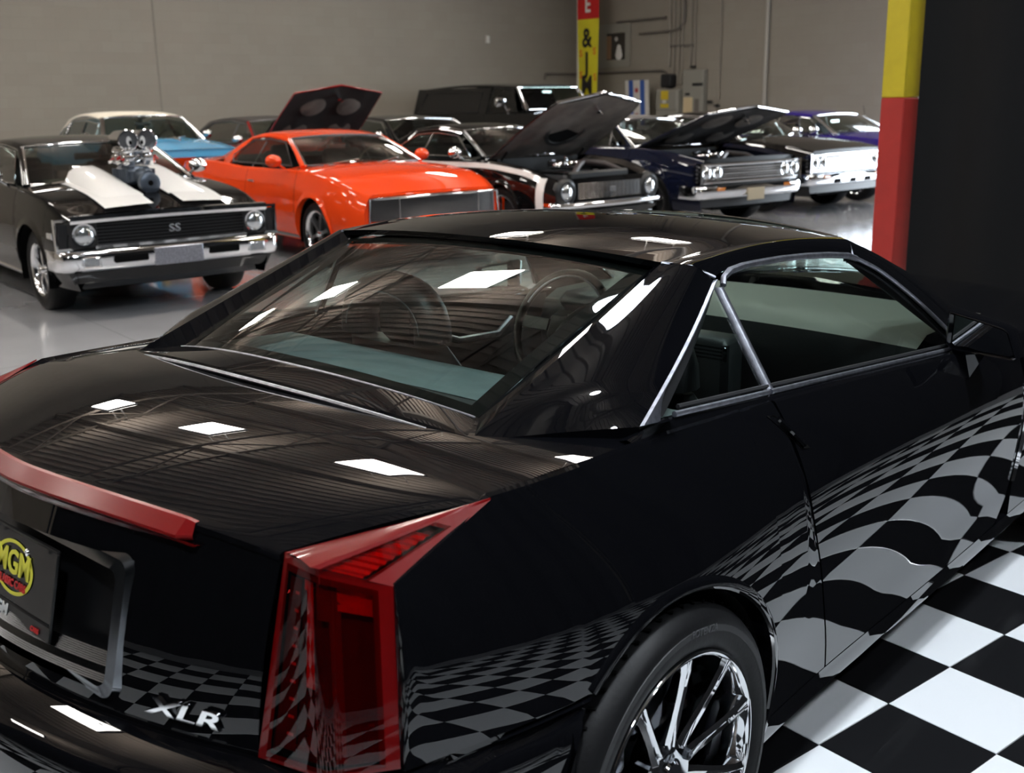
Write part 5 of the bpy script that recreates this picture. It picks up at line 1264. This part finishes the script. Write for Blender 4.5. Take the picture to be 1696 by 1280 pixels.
# ================================================================== things on and along the walls
pm('vinyl_red', (.50, .012, .012), .5); pm('vinyl_yellow', (.62, .56, .02), .5, noise=.08, nscale=3); pm('flag_blue', (.03, .09, .33), .5); pm('flag_white', (.55, .53, .49), .5); pm('flag_red', (.32, .015, .015), .5)
pm('cabinet_grey', (.24, .23, .20), .5); pm('sign_yellow', (.55, .40, .02), .5); pm('box_beige', (.55, .44, .27), .6); pm('speaker_black', (.012, .012, .013), .6); pm('conduit', (.13, .115, .10), .5); pm('pic_brown', (.28, .16, .09), .4); pm('pic_dark', (.02, .016, .013), .15, 0, 1.); pm('print_orange', (.6, .10, .01), .5)
def WR(v, z, d=0.): return UV(UR-d, v, z)            # point on the right wall, d metres off it
def uvbox(c, s):
    V, F = bbox_((0, 0, 0), s, min(s)*.15); return [UV(c[0]+p[0], c[1]+p[1], c[2]+p[2]) for p in V], F
ru = Vector((-AX[0], -AX[1], 0)); rv = Vector((BX[0], BX[1], 0))
def wall_M(v, z, d): return frameM(UV(UR-d, v, z), -rv, (0, 0, 1))     # text faces into the room
# feather banner in the corner
bn = empty('feather_banner', UV(17.2, 18.55, FZ), BA, 'tall yellow and red feather banner with black letters in the wall corner', 'banner')
mk('pole', *tube([(0, .04, 0), (0, .04, 5.3)], .022, 8), 'flag_white', bn)
mk('base', *bbox_((0, .0, .03), (.5, .5, .05), .01), 'speaker_black', bn)
def bw(z): return .70 if z < 4.6 else .70-.5*((z-4.6)/.7)**2
def bsheet(z0, z1): return grid([[(.03*sin(3*y+z*1.3)-.0, .02-bw(z)*y, z) for y in np.linspace(0, 1, 12)] for z in np.linspace(z0, z1, 14)])
mk('lower_cloth', *bsheet(.5, 3.47), 'vinyl_yellow', bn, 60); mk('upper_cloth', *bsheet(3.47, 5.25), 'vinyl_red', bn, 60)
def bM(y, z): return frameM((-.045, y, z), (0, -1, 0), (0, 0, 1))
for ch, z, s in (('&', 3.02, .62), ('J', 2.45, .66), ('M', 1.92, .62), ('K', 1.35, .6)): text_obj('lettering', ch, s, 'print_black', bn, bM(-.33, z), .002, True, sx=.85)
for z, y in ((2.72, -.60), (2.68, -.12), (2.18, -.12), (2.12, -.62), (1.62, -.13)): text_obj('lettering', 'S', .22, 'print_orange', bn, bM(y, z), .002, True)
for ch, z in (('E', 3.78), ('L', 4.3)): text_obj('lettering', ch, .5, 'print_white', bn, bM(-.36, z), .002, True, sx=.8)
# framed picture and its backing panel
pf = empty('framed_picture', WR(18.10, 2.84, .03), BA, 'glossy framed picture with round white shapes high on the block wall', 'picture')
def local(part): return part
mk('backing_board', *bbox_((-.0, .1, .02), (.02, 1.18, 1.02), .006), 'cabinet_grey', pf)
mk('picture', *box((-.02, 0, 0), (.01, .63, .62)), 'pic_dark', pf, 0)
mk('picture_side', *box((-.027, .235, -.02), (.006, .15, .54)), 'pic_brown', pf, 0)
for dz, r in ((-.03, .07), (-.12, .095), (-.205, .115)): mk('white_disc', *xf(lathe([(.0001, -.030), (r, -.030)], 20, 'x', (0, -.12, dz)), Matrix.Diagonal((1, 1, 1, 1))), 'paint_white', pf)  # flat white discs laid over the picture
mk('white_disc', *xf(lathe([(.0001, -.030), (.05, -.030)], 16, 'x', (0, -.03, .17)), Matrix.Identity(4)), 'flag_white', pf)
# city flag board: white, two blue bars, red six-pointed stars
fb = empty('flag_board', WR(16.98, FZ, .55), BA, 'white board with two blue bars and red stars leaning against the wall', 'sign')
LEAN = .25
def fpt(y, z, d=0.): return (-.02-d+LEAN*(z/2.0)*.6, y-.22*(1-(z-.3)/1.75), z)      # leaning and tilted sideways
def fquad(y0, y1, z0, z1, d=.0): return grid([[fpt(y, z, d) for z in np.linspace(z0, z1, 3)] for y in np.linspace(y0, y1, 3)])
mk('board', *prism([fpt(-.37, .3), fpt(.40, .3), fpt(.40, 2.03), fpt(-.37, 2.03)], (.02, 0, 0)), 'flag_white', fb, 0)
mk('board_leg', *cat(tube([(.0, -.5, 0), (.02, -.5, .4)], .02, 6), tube([(.0, .1, 0), (.02, .1, .4)], .02, 6)), 'flag_white', fb)
for y0, y1 in ((.13, .28), (-.25, -.10)): mk('blue_bar', *fquad(y0, y1, .3, 2.03, .003), 'flag_blue', fb)
for z in (1.80, 1.50, 1.22, .94):
    pts = []
    for k in range(12): r = .085 if k % 2 == 0 else .042; a = pi/2+k*pi/6; pts.append(fpt(.015+r*cos(a), z+r*sin(a), .006))
    mk('star', pts, [tuple(range(12))], 'flag_red', fb, 0)
# electrical gear on the right wall
def wbox(name, v0, v1, z0, z1, dep, mat, label, cat_): V, F = uvbox((UR-dep/2-.005, (v0+v1)/2, (z0+z1)/2), (dep, abs(v1-v0), z1-z0)); return tag(mk(name, V, F, mat), label, cat_)
c = wbox('electrical_cabinet', 16.49, 15.78, FZ+.02, 1.80, .30, 'cabinet_grey', 'grey electrical cabinet with yellow warning stickers against the wall', 'cabinet')
def sub(parent, name, V, F, mat): o = mk(name, V, F, mat, parent); return o
sub(c, 'warning_sticker', *uvbox((UR-.31, 16.17, 1.665), (.006, .24, .20)), 'sign_yellow'); sub(c, 'warning_sticker', *uvbox((UR-.31, 16.17, 1.425), (.006, .26, .09)), 'sign_yellow'); sub(c, 'white_sticker', *uvbox((UR-.31, 16.18, 1.52), (.006, .12, .07)), 'flag_white'); sub(c, 'door_seam', *uvbox((UR-.308, 16.13, 1.33), (.006, .70, .012)), 'conduit')
c2_ = wbox('switch_panel', 15.76, 15.12, FZ+.02, 2.22, .16, 'cabinet_grey', 'tall flat grey switch panel beside the electrical cabinet', 'cabinet')
sub(c2_, 'notice_card', *uvbox((UR-.17, 15.57, 1.44), (.008, .28, .34)), 'box_beige'); sub(c2_, 'dark_slot', *uvbox((UR-.17, 15.30, 1.42), (.008, .13, .30)), 'conduit'); sub(c2_, 'latch', *uvbox((UR-.18, 15.28, 1.89), (.03, .30, .06)), 'speaker_black'); sub(c2_, 'knob', *uvbox((UR-.18, 15.58, 1.68), (.03, .12, .05)), 'speaker_black')
sp_ = wbox('wall_speaker', 16.42, 16.08, 1.84, 2.14, .22, 'speaker_black', 'black loudspeaker standing above the electrical cabinet', 'speaker'); sub(sp_, 'speaker_bracket', *uvbox((UR-.06, 16.25, 1.83), (.10, .10, .05)), 'conduit')
def conduit(pts, r, label, grp='conduits on the right wall'): tag(mk('wall_conduit', *tube([WR(v, z, .03+r) for v, z in pts], r, 8), 'conduit', smooth=60), label, 'pipe', grp)
conduit([(18.05, 3.40), (16.42, 3.41)], .028, 'upper horizontal conduit above the framed picture')
conduit([(17.28, 3.09), (16.2, 3.10), (16.0, 3.14), (15.85, 3.26), (15.84, 3.6), (15.84, HC-.3)], .028, 'conduit bending upward beside the framed picture')
conduit([(19.45, 2.24), (16.50, 2.23), (16.38, 2.18), (16.36, 2.04)], .024, 'long low conduit running to the black loudspeaker')
conduit([(16.30, 2.77), (15.55, 2.76)], .018, 'short conduit bracing the vertical pipes')
tag(mk('wall_conduit', *tube([UV(16.95, VB-.05, 2.10), UV(16.97, VB-.05, 2.24), UV(UR-.05, VB-.05, 2.24)], .024, 8), 'conduit', smooth=60), 'conduit stub on the back wall near the feather banner', 'pipe', 'conduits on the right wall')
pm('pipe_wall', (.25, .225, .19), .6)
for v, z0, r in ((16.30, 2.3, .03), (16.16, 1.9, .022), (16.02, 1.9, .022), (15.90, 1.9, .022), (15.64, 2.3, .022), (15.52, 2.3, .02), (14.76, 1.55, .02)): tag(mk('wall_pipe', *tube([WR(v, z0, .04), WR(v, HC-.2, .04)], r, 8), 'pipe_wall', smooth=60), 'thin vertical pipe rising from the electrical gear', 'pipe', 'vertical pipes above the electrical gear')
tag(mk('down_pipe', *tube([WR(13.46, FZ, .06), WR(13.46, HC-.2, .06)], .045, 10), pm('pipe_light', (.36, .34, .30), .6), smooth=60), 'light grey down pipe on the wall behind the raised hoods', 'pipe')
for v, z in ((15.0, 1.50), (14.8, 1.42), (15.55, 2.28)): tag(mk('pipe_clamp', *uvbox((UR-.05, v, z), (.06, .14, .05)), 'speaker_black'), 'small dark clamp on the wall by the switch panel', 'clamp', 'clamps on the right wall')
tag(mk('wall_light', *uvbox((15.19, VB-.03, 3.02), (.10, .05, .17)), 'flag_white'), 'small white sensor box high on the back wall', 'sensor')
tag(mk('trim_1', *uvbox((7.10, VB-.004, 3.5), (.03, .008, 7.0)), pm('joint_wall', (.20, .18, .15), .8), smooth=0), kind='structure')
